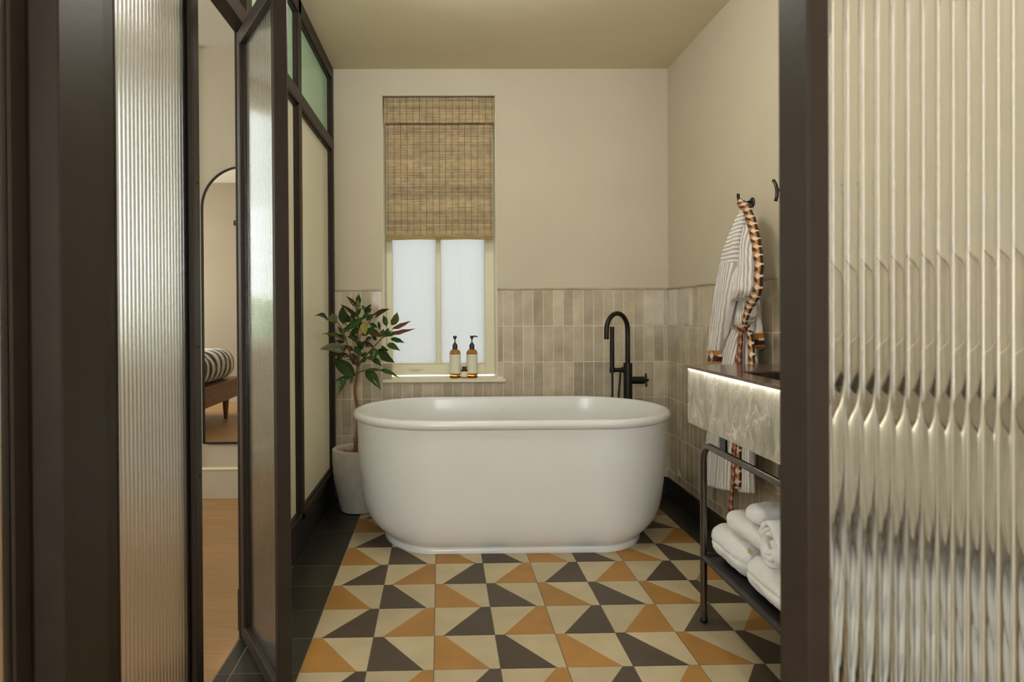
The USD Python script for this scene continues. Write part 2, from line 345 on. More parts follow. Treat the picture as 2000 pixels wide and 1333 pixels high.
def sconce(y, label):  # lamp added to lift the walls and the ceiling
    c = thing("wall_lamp", label, "added wall lamp", loc=(XR, y, 1.80))
    obj("wall_plate", cbox((-.012, -.03, -.05), (0, .03, .05), .003), "black_metal", c)
    obj("arm", tube([(-.01, 0, 0), (-.06, 0, 0), (-.09, 0, .03), (-.095, 0, .06)], .006, 10), "black_metal", c, smooth=40)
    obj("cup", lathe([(0, .055), (.025, .055), (.028, .07), (.022, .075), (0, .075)], 20, (-.095, 0, 0)), "black_metal", c, smooth=40)
    l = UsdLux.SphereLight.Define(stage, str(c.GetPath()) + "/globe")
    l.AddTranslateOp().Set(Gf.Vec3d(-.095, 0, .13)); l.CreateRadiusAttr(.055); l.CreateIntensityAttr(SCONCE); l.CreateColorAttr(Gf.Vec3f(1.0, 0.975, 0.90))
sconce(1.25, "globe wall lamp added above the near end of the vanity to brighten the walls")
ceiling_lamp(-2.3, 1.9, ZB, "square flush ceiling lamp added out of view to brighten the bedroom", LAMP_BED, .35)

# back wall ------------------------------------------------------------
wb = thing("wall_back", "beige back wall with a glazed tile wainscot behind the bath", "wall", kind="structure")
YB = D + 0.006     # plaster behind the tile
poly = sbox(XT - 0.02, -0.05, XR + 0.12, ZC + 0.1).difference(sbox(WX0, WZ0 - .02, WX1, WZ1))
obj("plaster", xz(prism(poly, 0, 0.24), D), "wall_paint", wb)
poly = sbox(BX - 0.1, -0.05, XT - 0.02, ZB + 0.1).difference(sbox(B2X0, B2Z0, B2X1, B2Z1))
obj("bedroom_plaster", xz(prism(poly, 0, 0.24), D), "bedroom_paint", wb)
hole = sbox(WX0 - .0, WZ0 - 0.02, WX1 + .0, 3)
obj("grout_bed", xz(prism(sbox(XL - .03, 0, XR, Z_CAP + .002).difference(hole), 0, 0.006), D - 0.006), "grout_light", wb)
def wall_tile(poly2, mapper, parent, mat="tile_glaze", thick=0.007, name="wall_tile", ch=0.0012):
    """a glazed tile over an outline in wall coordinates, a little proud and tilted, with eased edges"""
    pts = np.array(poly2.exterior.coords)[:-1]
    c = pts.mean(0); inn = c + (pts - c) * (1 - ch / np.maximum(np.abs(pts - c).max(0), ch * 2))
    tx, ty, dz = rng.normal(0, 0.0055), rng.normal(0, 0.0035), rng.uniform(0, 0.0008)
    k = len(pts)
    h = lambda q: thick + dz + (q[:, 0] - c[0]) * tx + (q[:, 1] - c[1]) * ty
    V = np.vstack([np.c_[pts, np.zeros(k)], np.c_[pts, h(pts) - ch * .7], np.c_[inn, h(inn)]])
    F = []
    for a in range(2):
        for i in range(k):
            j = (i + 1) % k
            F += [[a * k + i, a * k + j, (a + 1) * k + j], [a * k + i, (a + 1) * k + j, (a + 1) * k + i]]
    F += [[2 * k, 2 * k + i, 2 * k + i + 1] for i in range(1, k - 1)]
    w = mapper(V)
    t = trimesh.Trimesh(w, F, process=False)
    if mapper(np.array([[0, 0, 0], [1, 0, 0], [0, 1, 0], [0, 0, 1.]])) is not None:
        q = mapper(np.array([[0, 0, 0], [1, 0, 0], [0, 1, 0], [0, 0, 1.]])); 
        if np.linalg.det(q[1:] - q[0]) < 0: t.invert()
    obj(name, t, mat, parent)
back_map = lambda V: np.c_[V[:, 0], D - 0.006 - V[:, 2] + 0.0064, V[:, 1]]
right_map = lambda V: np.c_[XR - 0.006 - V[:, 2] + 0.0064, V[:, 0], V[:, 1]]
TP = 0.0581
ROWS = [(Z_CAP - TILE_P * (k + 1), Z_CAP - TILE_P * k) for k in range(5)] + [(0.107, Z_CAP - TILE_P * 5)]
def tiles(u0, u1, first, mapper, parent, holes=None):
    u = first
    while u < u1:
        for z0, z1 in ROWS:
            q = sbox(max(u, u0), max(z0, 0.107), min(u + TP, u1), z1).buffer(-0.0016, join_style=2)
            if holes is not None: q = q.difference(holes)
            for g in getattr(q, "geoms", [q]):
                if g.is_empty or g.area < 1e-4: continue
                b = g.bounds
                if b[2] - b[0] < 0.006 or b[3] - b[1] < 0.006: continue
                wall_tile(sbox(*b), mapper, parent)
        u += TP
SILL_HOLE = sbox(WX0 - 0.004, 0.655, WX1 + 0.05, 0.69).union(sbox(WX0 - 0.004, .655, WX1 + .004, 3))
tiles(XL - .02, XR, 0.668 - 0.0581 * 23 + 0.0, back_map, wb, SILL_HOLE)
def cap(u0, u1, mapper, parent):
    prof = np.array([(0, 0), (0.011, 0.0), (0.014, 0.003), (0.014, 0.007), (0.010, 0.0105), (0, 0.011)])
    V = np.array([(u, Z_CAP + 0.0015 + z, d) for u in (u0, u1) for d, z in prof]); k = len(prof)
    F = [[i, (i + 1) % k, k + (i + 1) % k] for i in range(k)] + [[i, k + (i + 1) % k, k + i] for i in range(k)]
    F += [[0, i + 1, i] for i in range(1, k - 1)] + [[k, k + i, k + i + 1] for i in range(1, k - 1)]
    t = trimesh.Trimesh(mapper(V), F, process=False)
    trimesh.repair.fix_normals(t); obj("tile_cap", t, "tile_glaze", parent)
u = XL
while u < XR:
    v = min(u + 0.2, XR)
    for a, b in ((u, min(v, WX0 - .003)), (max(u, WX1 + .003), v)):
        if b - a > 0.01: cap(a + .0006, b - .0006, back_map, wb)
    u += 0.2

# right wall ------------------------------------------------------------
wr = thing("wall_right", "beige right wall with a glazed tile wainscot behind the vanity", "wall", kind="structure")
obj("plaster", cbox((XR, YF, -0.05), (XR + 0.1, D + .1, ZC)), "wall_paint", wr)
obj("grout_bed", cbox((XR - .006, YF, 0), (XR, D - .007, Z_CAP + .002)), "grout_light", wr)
tiles(1.05, D - 0.0075, D - 0.0075 - TP * 45.6, right_map, wr)
u = 1.05
while u < D - .01:
    v = min(u + 0.2, D - 0.0145); cap(u + .0006, v - .0006, right_map, wr); u += 0.2
# skirting of black tile along the right, the back and under the partition
br = thing("baseboard_right", "black tile skirting along the right wall", "skirting", kind="structure")
k = 0
ys = [3.526 - 0.2 * i for i in range(-1, 18)]
for a in ys:
    lo, hi = max(a - 0.2, .2), min(a, D - .008)
    if hi - lo > 0.01: obj("skirting_tile", cbox((XR - .018, lo + .001, 0.001), (XR - .0055, hi - .001, 0.105), .0015), "black_tile", br)
bb = thing("baseboard_back", "black tile skirting along the back wall behind the bath", "skirting", kind="structure")
for i in range(10):
    lo, hi = XL - .012 + .2 * i, min(XL - .012 + .2 * (i + 1), XR - .018)
    obj("skirting_tile", cbox((lo + .001, D - .018, 0.001), (hi - .001, D - .0055, 0.105), .0015), "black_tile", bb)

# the rest of the shell, outside the picture ------------------------------
wf = thing("wall_front", "beige wall behind the viewer with an added window opening for light", "wall", kind="structure")
poly = sbox(XT - .1, -0.05, XR + 0.1, ZC).difference(sbox(-0.67, 0.72, 0.07, 2.28))
obj("plaster", xz(prism(poly, 0, 0.12), YF - 0.12), "wall_paint", wf)
wl2 = obj("wall_bath", cbox((XT - .1, YF, -.05), (XT, 0.2, ZC)), "wall_paint", label="plain wall beside the viewer next to the glazed partition", cat="wall", kind="structure")
wbed = thing("wall_bedroom", "plain bedroom walls reflected in the arched mirror", "wall", kind="structure")
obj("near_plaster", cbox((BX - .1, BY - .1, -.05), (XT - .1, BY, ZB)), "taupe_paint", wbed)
poly = sbox(BY - .1, -0.05, D + .2, ZB).difference(sbox(0.5, 0.7, 2.1, 2.2))
t = xz(prism(poly, 0, 0.1), 0); v = t.vertices.copy(); t.vertices = np.c_[BX - v[:, 1], v[:, 0], v[:, 2]]
obj("side_plaster", t, "bedroom_paint", wbed)
obj("dropped_soffit", cbox((XT - .02, BY - .1, ZC), (XT - .001, D, ZB + .1)), "bedroom_paint", wbed)
bbed = thing("baseboard_bedroom", "cream bedroom skirting board with a thin moulded top", "skirting", kind="structure")
obj("board", cbox((BX, D - .016, 0), (XT - .03, D, 0.165), .002), "bedroom_paint", bbed)
obj("moulding", cbox((BX, D - .024, 0.165), (XT - .03, D, 0.182), .005), "cream_trim", bbed)
obj("board", cbox((BX, BY, 0), (XT - .1, BY + .016, 0.165), .002), "bedroom_paint", bbed)

# ------------------------------------------------------------------ partition and doors
wl = thing("wall_left", "dark framed glazed partition between the bathroom and the bedroom", "wall", kind="structure")
FX0, FX1, GX = -0.690, -0.645, -0.672
def bar(name, lo, hi, parent, ch=0.003, mat="frame_paint"): return obj(name, cbox(lo, hi, ch), mat, parent)
HY = 2.105                                  # hinge post of the open door
bar("corner_stile", (FX0, 3.645, 0.145), (FX1, D - .001, ZC), wl)
bar("mullion", (FX0, 2.835, 0.145), (FX1, 2.885, ZC), wl)
bar("hinge_post", (FX0, HY, 0.0), (FX1, HY + 0.05, ZC), wl)
bar("top_rail", (FX0, 1.19, 2.392), (FX1, D - .045, ZC), wl)
bar("transom_rail", (FX0, 2.15, 1.985), (FX1 + .003, 3.65, 2.045), wl)
bar("door_head", (FX0, 1.19, 1.985), (FX1 + .003, 2.11, 2.045), wl)
bar("bottom_rail", (FX0, 2.15, 0.142), (FX1, 3.65, 0.178), wl)
def beads(y0, y1, z0, z1, parent, x=GX):   # slim glazing beads round a pane
    for lo, hi in (((x, y0, z0), (x + .014, y0 + .008, z1)), ((x, y1 - .008, z0), (x + .014, y1, z1)), ((x, y0 + .008, z0), (x + .014, y1 - .008, z0 + .008)), ((x, y0 + .008, z1 - .008), (x + .014, y1 - .008, z1))):
        obj("glazing_bead", cbox(lo, hi, .001), "frame_paint", parent)
for y0, y1 in ((2.155, 2.835), (2.885, 3.645)):
    for z0, z1, mt in ((0.178, 1.985, "frosted_pane"), (2.045, 2.392, "green_pane")):
        obj("pane", cbox((GX - .006, y0, z0), (GX, y1, z1)), mt, wl)
        beads(y0, y1, z0, z1, wl)
def flutes(u0, u1, pitch, depth, thick, seg=10, flat_back=True):
    """cross-section (u, d) of reeded glass: round reeds on the front, flat behind"""
    n = int(round((u1 - u0) / pitch)); us = np.linspace(u0, u1, n * seg + 1)
    ph = ((us - u0) / pitch) % 1.0
    return us, depth * np.sqrt(np.clip(1 - (2 * ph - 1) ** 2 * 0.93, 0, 1))
def reeded(origin, du, dn, length, z0, z1, pitch=0.0178, depth=0.0017, thick=0.006, seg=12):
    """upright pane: along du from the origin, reeds bulging towards dn"""
    us, d = flutes(0, length, pitch, depth, thick, seg)
    du, dn = np.append(du, 0.0), np.append(dn, 0.0)
    front = np.array(origin)[None] + us[:, None] * du + (d + thick)[:, None] * dn
    back = np.array(origin)[None] + us[:, None] * du
    k = len(us)
    V = []
    for z in (z0, z1):
        V += [front + [0, 0, z], back + [0, 0, z]]
    V = np.vstack(V); F = []
    for i in range(k - 1):
        f0, f1, b0, b1 = i, i + 1, k + i, k + i + 1
        T = 2 * k
        F += [[f0, f1, f1 + T], [f0, f1 + T, f0 + T], [b1, b0, b0 + T], [b1, b0 + T, b1 + T], [f1, f0, b0], [f1, b0, b1], [f0 + T, f1 + T, b1 + T], [f0 + T, b1 + T, b0 + T]]
    for i in (0, k - 1):
        a, b, c, e = i, k + i, 3 * k + i, 2 * k + i
        F += [[a, b, c], [a, c, e]]
    t = trimesh.Trimesh(V, F, process=False)
    trimesh.repair.fix_normals(t); return t
# over the doors: reeded lights
obj("pane", reeded((GX - .006, 1.24, 0), (0, 1), (1, 0), 0.87, 2.045, 2.392), "reeded_glass", wl, smooth=50)
# post and the pane nearest the viewer
bar("post", (-0.72, 1.04, 0), (-0.622, 1.178, ZC), wl, .003)
bar("post_bead", (-0.70, 1.178, 0), (-0.632, 1.19, ZC), wl, .002)
bar("stile", (FX0, 0.990, 0.0), (-0.667, 1.03, ZC), wl, .003)
bar("stile", (FX0, 0.2, 0.0), (-0.667, 0.24, ZC), wl, .003)
bar("near_rail", (FX0, 0.24, 0.0), (-0.667, 0.990, .10), wl, .003)
bar("near_rail", (FX0, 0.24, 2.39), (-0.667, 0.990, ZC), wl, .003)
obj("pane", reeded((-0.678, 0.24, 0), (0, 1), (1, 0), 0.750, 0.10, 2.39), "reeded_glass", wl, smooth=50)
for z in (0.62, 1.46, 2.0): obj("screw", cyl((-.668, 1.015, z), (-.6655, 1.015, z), .004, 12), "gun_metal", wl)
# curb of black tile under the partition
cb = thing("baseboard_left", "black tiled curb under the glazed partition", "skirting", kind="structure")
for i in range(9):
    lo, hi = 2.155 + .2 * i, min(2.155 + .2 * (i + 1), D - .018)
    if hi > lo: obj("curb_tile", cbox((-0.71, lo + .001, 0.001), (-0.655, hi - .001, 0.141), .0015), "black_tile", cb)

def door(name, label, hinge, direction, width, thick, stile, glass_mat, shift=False, stile2=None):
    """a reeded glass door leaf: hinge line at 'hinge', the leaf runs along 'direction'"""
    d = thing(name, label, "door", kind="structure")
    du = np.array(direction, float); du /= np.linalg.norm(du); dn = np.array([du[1], -du[0]])   # dn: to the left-hand face's right
    H = np.array(hinge, float) - (dn * thick if shift else 0)
    M = np.eye(4); M[:2, 0], M[:2, 1], M[:2, 3] = du, dn, H
    def b(nm, lo, hi, ch=.003):
        t = cbox(lo, hi, ch); t.apply_transform(M)
        if np.linalg.det(M[:3, :3]) < 0: t.invert()
        return obj(nm, t, "frame_paint", d)
    z0, z1 = 0.012, 1.98
    s2 = stile2 or stile
    b("stile", (0, 0, z0), (stile, thick, z1)); b("stile", (width - s2, 0, z0), (width, thick, z1))
    b("rail", (stile, 0, z0), (width - s2, thick, z0 + .045)); b("rail", (stile, 0, z1 - .045), (width - s2, thick, z1))
    o = H + du * stile + dn * (thick / 2 + (.003 if shift else -.003))
    obj("pane", reeded((o[0], o[1], 0), du, -dn if shift else dn, width - stile - s2, z0 + .045, z1 - .045), glass_mat, d, smooth=50)
    for s in (0.0, thick - .008):
        for lo, hi in (((stile, s, z0 + .045), (stile + .008, s + .008, z1 - .045)), ((width - s2 - .008, s, z0 + .045), (width - s2, s + .008, z1 - .045))):
            b("glazing_bead", lo, hi, .001)
    return d, M
dl = np.array([0.504, -0.863])
door("door_1", "open reeded glass door leaf with a dark frame swung into the bathroom", (-0.680, 2.098), dl, 0.440, 0.038, 0.030, "reeded_glass_flat", shift=True, stile2=0.018)
d2, M2 = door("door_2", "closed reeded glass door leaf between the thick post and the doorway", (-0.708, 1.262), (0, 1), 0.492, 0.038, 0.044, "reeded_glass")
for z in (0.63, 0.98, 1.42): obj("screw", cyl((-.6702, 1.735, z), (-.667, 1.735, z), .004, 12), "gun_metal", d2)

# near screen on the right --------------------------------------------------
gs = thing("glass_screen", "near out of focus reeded glass screen with a dark upright frame in front of the vanity", "glass screen", kind="structure")
bar("stile", (0.396, 0.70, 0), (0.421, 0.763, ZC), gs, .0025)
bar("glazing_bead", (0.421, 0.742, .06), (0.431, 0.763, 2.40), gs, .001)
bar("rail", (0.421, 0.70, 0), (XR - .019, 0.763, .06), gs, .0025)
bar("rail", (0.421, 0.70, 2.40), (XR, 0.763, ZC), gs, .0025)
obj("pane", reeded((0.421, 0.736, 0), (1, 0), (0, -1), 0.838, 0.06, 2.40, pitch=0.01745, depth=0.0040), "reeded_glass_near", gs, smooth=50)

# ------------------------------------------------------------------ window of the bathroom
w1 = thing("window_1", "bathroom window with cream frame and two frosted reeded panes", "window", kind="structure")
fy0, fy1 = YG - 0.03, YG + 0.03
WB = 0.684
def wbar(nm, x0, x1, z0, z1, y0=fy0, y1=fy1, mat="cream_trim"): return obj(nm, cbox((x0, y0, z0), (x1, y1, z1), .003), mat, w1)
PL0, PL1, PR0, PR1, PB, PT = -0.331, -0.067, -0.039, 0.227, 0.748, 2.24
wbar("stile", -0.375, PL0, WB, WZ1); wbar("stile", PR1, 0.288, WB, WZ1)
wbar("bottom_rail", PL0, PR1, WB, PB); wbar("top_rail", PL0, PR1, PT, WZ1); wbar("mullion", PL1, PR0, PB, PT, fy0 + .008, fy1)
wbar("glazing_bead", PL0, PR1, PB, PB + .006, fy0 + .012, fy0 + .03)
for a, b in ((PL0, PL1), (PR0, PR1)):
    us, dd = flutes(0, b - a, 0.0085, 0.0012, .004, 8)
    k = len(us); V = np.vstack([np.c_[a + us, YG - dd, np.full(k, z)] for z in (PB, PT)] + [np.c_[a + us, np.full(k, YG + .004), np.full(k, z)] for z in (PB, PT)])
    F = []
    for i in range(k - 1): F += [[i, i + 1, k + i + 1], [i, k + i + 1, k + i], [2 * k + i + 1, 2 * k + i, 3 * k + i], [2 * k + i + 1, 3 * k + i, 3 * k + i + 1]]
    obj("pane", trimesh.Trimesh(V, F, process=False), "window_frost", w1, smooth=50)
hx = aty(812, 721, fy0)
obj("handle", cat([cbox((hx[0] - .045, fy0 - .006, hx[2] - .007), (hx[0] + .045, fy0 + .002, hx[2] + .007), .003), cbox((hx[0] - .028, fy0 - .02, hx[2] - .005), (hx[0] + .028, fy0 - .006, hx[2] + .006), .004)]), "cream_trim", w1)
obj("window_sill", cbox((WX0 - .004, D - 0.022, 0.658), (WX1 + 0.05, D + .002, 0.676), .004), "cream_trim", w1)
obj("sill_board", cbox((WX0, D + .001, 0.656), (WX1, fy0 + .01, 0.6762), .001), "cream_trim", w1)
# jamb linings in cream
obj("jamb_lining", cbox((WX1 - .004, D + .012, .676), (WX1 + .004, fy0, WZ1)), "cream_trim", w1)
obj("jamb_lining", cbox((WX0 - .004, D + .012, .676), (WX0 + .004, fy0, WZ1)), "cream_trim", w1)

# bedroom window in the back wall, with the garden behind it -----------------
w2 = thing("window_2", "bright bedroom window seen blurred through the reeded door", "window", kind="structure")
def frame(parent, x0, x1, z0, z1, y, t=0.05, mat="cream_trim"):
    for lo, hi in (((x0, y, z0), (x0 + t, y + .05, z1)), ((x1 - t, y, z0), (x1, y + .05, z1)), ((x0 + t, y, z0), (x1 - t, y + .05, z0 + t)), ((x0 + t, y, z1 - t), (x1 - t, y + .05, z1)), (((x0 + x1) / 2 - .02, y, z0 + t), ((x0 + x1) / 2 + .02, y + .05, z1 - t))):
        obj("frame_bar", cbox(lo, hi, .003), mat, parent)
frame(w2, B2X0, B2X1, B2Z0, B2Z1, D + .08)
obj("pane", cbox((B2X0 + .05, D + .10, B2Z0 + .05), (B2X1 - .05, D + .105, B2Z1 - .05)), "clear_pane", w2)
obj("window_sill", cbox((B2X0 - .04, D - .03, B2Z0 - .03), (B2X1 + .04, D + .08, B2Z0), .004), "cream_trim", w2)
cu = thing("curtain", "sheer pale curtain drawn over the mirror side of the bedroom window", "curtain")
us = np.linspace(-1.93, -1.52, 160); fd = .022 * np.sin((us + .3) * 62) + .008 * np.sin(us * 151)
V = np.vstack([np.c_[us, D - .075 + fd, np.full(160, z)] for z in (.06, 2.56)] + [np.c_[us, D - .073 + fd, np.full(160, z)] for z in (.06, 2.56)]); q = np.arange(159)
F = np.vstack([np.c_[q, q + 1, q + 161, q + 160], np.c_[q + 321, q + 320, q + 480, q + 481]])
obj("drape", (V, F), "sheer", cu, smooth=True)
obj("curtain_rod", cyl((-2.9, D - .075, 2.565), (-1.46, D - .075, 2.565), .011, 14), "black_metal", cu, smooth=40)
w3 = thing("window_3", "unseen window added behind the viewer for frontal light", "window", kind="structure")  # frame round the added frontal light, never in view
frame(w3, -0.67, 0.07, 0.72, 2.28, YF - .11)
obj("garden_lawn", cbox((-9, 5.4, -0.3), (-1.4, 14, -0.25)), "grass", label="green lawn outside the bedroom window", cat="lawn", kind="stuff")
def shrub(loc, s, label, seed):
    b = trimesh.creation.icosphere(4, 1.0); v = b.vertices
    nse = meshkit.fbm(v * 3.1 + seed, 5, seed)
    b.vertices = v * (0.72 + 0.6 * nse)[:, None] * np.array(s)
    sh = thing("garden_shrub", label, "shrub", "shrubs outside the bedroom window", loc=loc)
    obj("foliage", b, "hedge_leaf", sh, smooth=False)
    obj("stem", cyl((0, 0, -.249 - loc[2]), (0, 0, -s[2] * .3), .06, 10), "trunk_bark", sh)
obj("garden_path", cbox((-9, D + .3, -0.3), (6, 5.35, -0.25)), "pale_gravel", label="pale gravel strip outside the house wall", cat="path", kind="structure")
shrub((-4.6, 6.2, 0.62), (.9, .6, .62), "rounded green shrub outside the bedroom window on its left", 3)
shrub((-2.6, 6.6, 0.60), (.85, .6, .6), "lower green shrub outside the bedroom window on its right", 8)

# ------------------------------------------------------------------ bamboo blind
bl = thing("roman_shade", "woven bamboo blind with a valance half drawn over the window", "blind")
def reeds(x0, x1, z0, z1, y, pitch, seed):
    r = np.random.default_rng(seed); V, F, C = [], [], []
    n = int((z1 - z0) / pitch); ns = 15
    base = [np.array(c) for c in ((0.53, 0.415, 0.235), (0.48, 0.36, 0.21), (0.56, 0.45, 0.26), (0.43, 0.32, 0.185), (0.49, 0.37, 0.24))]
    tone = np.convolve(r.normal(0, 1, n + 8), np.ones(9) / 3.4, "valid")[:n] if n > 8 else np.zeros(n)
    for i in range(n):
        z = z0 + (i + .5) * pitch
        xs = np.linspace(x0 + r.uniform(-.002, .002), x1 + r.uniform(-.002, .002), ns)
        zz = z + np.convolve(r.normal(0, .0011, ns + 2), np.ones(3) / 3, "valid"); yy = y + r.normal(0, .0007) + r.normal(0, .0004, ns)
        rad = pitch * r.uniform(.74, .9)
        c = base[r.integers(5)] * (1 + .10 * tone[i]) * r.uniform(.9, 1.08)
        k0 = len(V)
        dark = np.ones(ns)
        if r.random() < .14: a = r.integers(ns - 4); dark[a:a + r.integers(2, 6)] *= r.uniform(.55, .85)
        for j in range(ns):
            for a in range(4):
                an = math.pi / 4 + a * math.pi / 2
                V.append((xs[j], yy[j] - rad * .8 * math.cos(an), zz[j] + rad * 1.15 * math.sin(an))); C.append(c * dark[j] * r.uniform(.9, 1.1))
        for j in range(ns - 1):
            for a in range(4):
                b = (a + 1) % 4
                F += [[k0 + j * 4 + a, k0 + j * 4 + b, k0 + (j + 1) * 4 + b], [k0 + j * 4 + a, k0 + (j + 1) * 4 + b, k0 + (j + 1) * 4 + a]]
    t = trimesh.Trimesh(V, F, process=False); trimesh.repair.fix_inversion(t)
    return (np.array(V), np.array(F)), np.clip(np.array(C), 0, 1)
SX0, SX1, SZ0, SZ1, SY = -0.353, 0.268, 1.508, 2.268, 3.755
mv, mc = reeds(SX0, SX1, SZ0, SZ1, SY, .0031, 5)
shade = obj("shade", mv, "reed_grass", bl, smooth=True, col=mc, kind="stuff", label="flat woven drop of the blind")
mv, mc = reeds(-0.358, 0.279, 2.157, 2.305, 3.715, .0031, 9)
val = obj("valance", mv, "reed_grass", bl, smooth=True, col=mc, kind="stuff", label="short valance across the top of the blind")
obj("head_rail", cbox((-0.356, 3.72, 2.27), (0.277, 3.77, 2.304), .002), "thread", bl)
def threads(x0, x1, z0, z1, y, n):
    out = []
    for x in np.linspace(x0, x1, n): out.append(cbox((x - .0011, y - .0032, z0), (x + .0011, y - .0020, z1)))
    return cat(out)
obj("warp_thread", threads(SX0 + .012, SX1 - .012, SZ0, SZ1, SY, 17), "thread", bl, kind="stuff")
obj("warp_thread", threads(-.343, .265, 2.158, 2.304, 3.715, 17), "thread", bl, kind="stuff")
for z, rr in ((1.503, .0065), (1.514, .0055), (1.493, .006)): obj("hem_reed", tube([(x, SY + .002 * math.sin(40 * x), z + .0012 * math.sin(23 * x + z * 900)) for x in np.linspace(SX0 - .002, SX1 + .002, 20)], rr, 8), "reed_hem", bl, smooth=40)
cx_ = -0.3575
bead = []
for z in np.arange(0.80, 2.16, .0075):
    b = trimesh.creation.icosphere(1, .0024); b.apply_translation((cx_ + .0008 * math.sin(z * 9), 3.752, z)); bead.append(b)
obj("bead_cord", cat(bead), "thread", bl, kind="stuff")

# ------------------------------------------------------------------ bath
tub = thing("bathtub", "white freestanding oval bathtub with a rolled rim", "bathtub", loc=(0, 0, 0))
TXA, TXB, TY = -0.059, 0.6716, 3.14
def ring(rx, ry, z, n=96):
    h = n // 2; a = np.linspace(-np.pi / 2, np.pi / 2, h)
    R_ = np.c_[TXB + rx * np.cos(a), TY + ry * np.sin(a), np.full(h, z)]
    L_ = np.c_[TXA - rx * np.cos(a), TY - ry * np.sin(a), np.full(h, z)]
    return np.vstack([R_, L_])
def rings(profile, n=96, close_bottom=False, close_top=False):
    V = np.vstack([ring(rx, ry, z, n) for rx, ry, z in profile]); F = []
    for i in range(len(profile) - 1):
        for j in range(n):
            k = (j + 1) % n
            F += [[i * n + j, i * n + k, (i + 1) * n + k], [i * n + j, (i + 1) * n + k, (i + 1) * n + j]]
    for which, row in ((close_bottom, 0), (close_top, len(profile) - 1)):
        if which:
            c = len(V); V = np.vstack([V, V[row * n:(row + 1) * n].mean(0)])
            F += [[c, row * n + (j + 1) % n, row * n + j] if row == 0 else [c, row * n + j, row * n + (j + 1) % n] for j in range(n)]
    return trimesh.Trimesh(V, F, process=False)
def interp(pts, n):
    from scipy.interpolate import PchipInterpolator
    p = np.array(pts); t = np.r_[0, np.cumsum(np.linalg.norm(np.diff(p, axis=0), axis=1))]
    return PchipInterpolator(t, p)(np.linspace(0, t[-1], n))
outer = [(0.252, 0.322, 0.030), (0.262, 0.334, 0.042), (0.285, 0.346, 0.060), (0.318, 0.357, 0.092), (0.340, 0.364, 0.128), (0.357, 0.370, 0.19), (0.368, 0.375, 0.28), (0.377, 0.380, 0.42), (0.382, 0.383, 0.556)]
prof = interp(outer, 44)
inner = interp([(0.362, 0.362, 0.585), (0.352, 0.354, 0.54), (0.34, 0.345, 0.40), (0.315, 0.32, 0.24), (0.27, 0.27, 0.15), (0.18, 0.18, 0.115), (0.05, 0.05, 0.108)], 30)
obj("body", rings(prof, close_bottom=True), "tub_white", tub, smooth=40)
rim = [(0.3815 + 0.0185 * math.cos(a) * 1.0, 0.3815 + 0.0185 * math.cos(a), 0.5775 + 0.0205 * math.sin(a)) for a in np.linspace(-math.pi / 2, math.pi / 2, 14)] + [(0.374, 0.374, 0.5985), (0.368, 0.368, 0.597), (0.363, 0.363, 0.592), (0.362, 0.362, 0.584)]
obj("rim", rings(rim), "tub_white", tub, smooth=60)
obj("basin", rings(inner, close_top=True), "tub_white", tub, smooth=60)
obj("plinth", rings([(0.250, 0.322, 0.0), (0.2505, 0.3225, 0.010), (0.248, 0.320, 0.020), (0.242, 0.314, 0.027), (0.236, 0.308, 0.031)], close_bottom=True), "tub_white", tub, smooth=40)
obj("overflow", cyl((0.306, TY + .343, 0.50), (0.306, TY + .350, 0.50), .03, 24), "tub_white", tub, smooth=40)
obj("drain", cyl((0.306, TY, 0.112), (0.306, TY, 0.118), .03, 24), "gun_metal", tub, smooth=40)

# ------------------------------------------------------------------ tub filler
FY = 3.50
tf = thing("tub_filler", "matt black floor standing bath tap with a swan neck and hand shower", "tap", loc=(0.986, FY, 0))
obj("floor_flange", lathe([(0, 0), (.045, 0), (.045, .008), (.03, .012), (0, .012)], 28), "black_metal", tf, smooth=40)
obj("column", lathe([(0, .01), (.0235, .01), (.0235, .776), (.021, .779), (0, .779)], 28), "black_metal", tf, smooth=40)
ux = np.array([-0.78, -0.626])            # direction of the spout, towards the bath
ra = 0.093
arc = [(0, 0, .77), (0, 0, .85), (0, 0, .952)] + [(ux[0] * ra * (1 - math.cos(a)), ux[1] * ra * (1 - math.cos(a)), .958 + ra * math.sin(a)) for a in np.linspace(0.05, math.pi, 20)]
arc += [(2 * ra * ux[0], 2 * ra * ux[1], .94), (2 * ra * ux[0], 2 * ra * ux[1], .915)]
obj("spout", tube(arc, .0128, 16), "black_metal", tf, smooth=40)
hxs, hy_ = -0.087, -0.004
obj("hand_shower", cat([cyl((hxs, hy_, .752), (hxs, hy_, .978), .0118, 20), cyl((hxs, hy_, .728), (hxs, hy_, .756), .0142, 20)]), "black_metal", tf, smooth=40)
obj("bracket", cat([cyl((-.02, 0, .741), (hxs, hy_, .741), .0115, 16), cyl((-.034, 0, .741), (-.018, 0, .741), .016, 16)]), "black_metal", tf, smooth=40)
obj("hose", tube(smooth_path([(hxs, hy_, .73), (hxs, hy_ - .003, .6), (hxs + .004, hy_ - .006, .42), (hxs + .022, hy_ - .004, .33), (hxs + .04, hy_, .40), (hxs + .036, hy_ + .001, .6), (hxs + .044, hy_ + .002, .70), (hxs + .044, hy_, .733)], 60), .0058, 10), "black_metal", tf, smooth=40)
obj("valve", cat([cyl((.015, 0, .684), (.088, 0, .684), .0205, 24), cyl((.088, 0, .684), (.098, 0, .684), .010, 16)]), "black_metal", tf, smooth=40)
hd = [cyl((.097, 0, .684), (.111, 0, .684), .008, 14)]
for a in (0, math.pi / 2):
    c, s = math.cos(a + .12), math.sin(a + .12)
    hd.append(cyl((.100, -.036 * s, .684 - .036 * c), (.100, .036 * s, .684 + .036 * c), .0055, 12))
obj("cross_handle", cat(hd), "black_metal", tf, smooth=40)

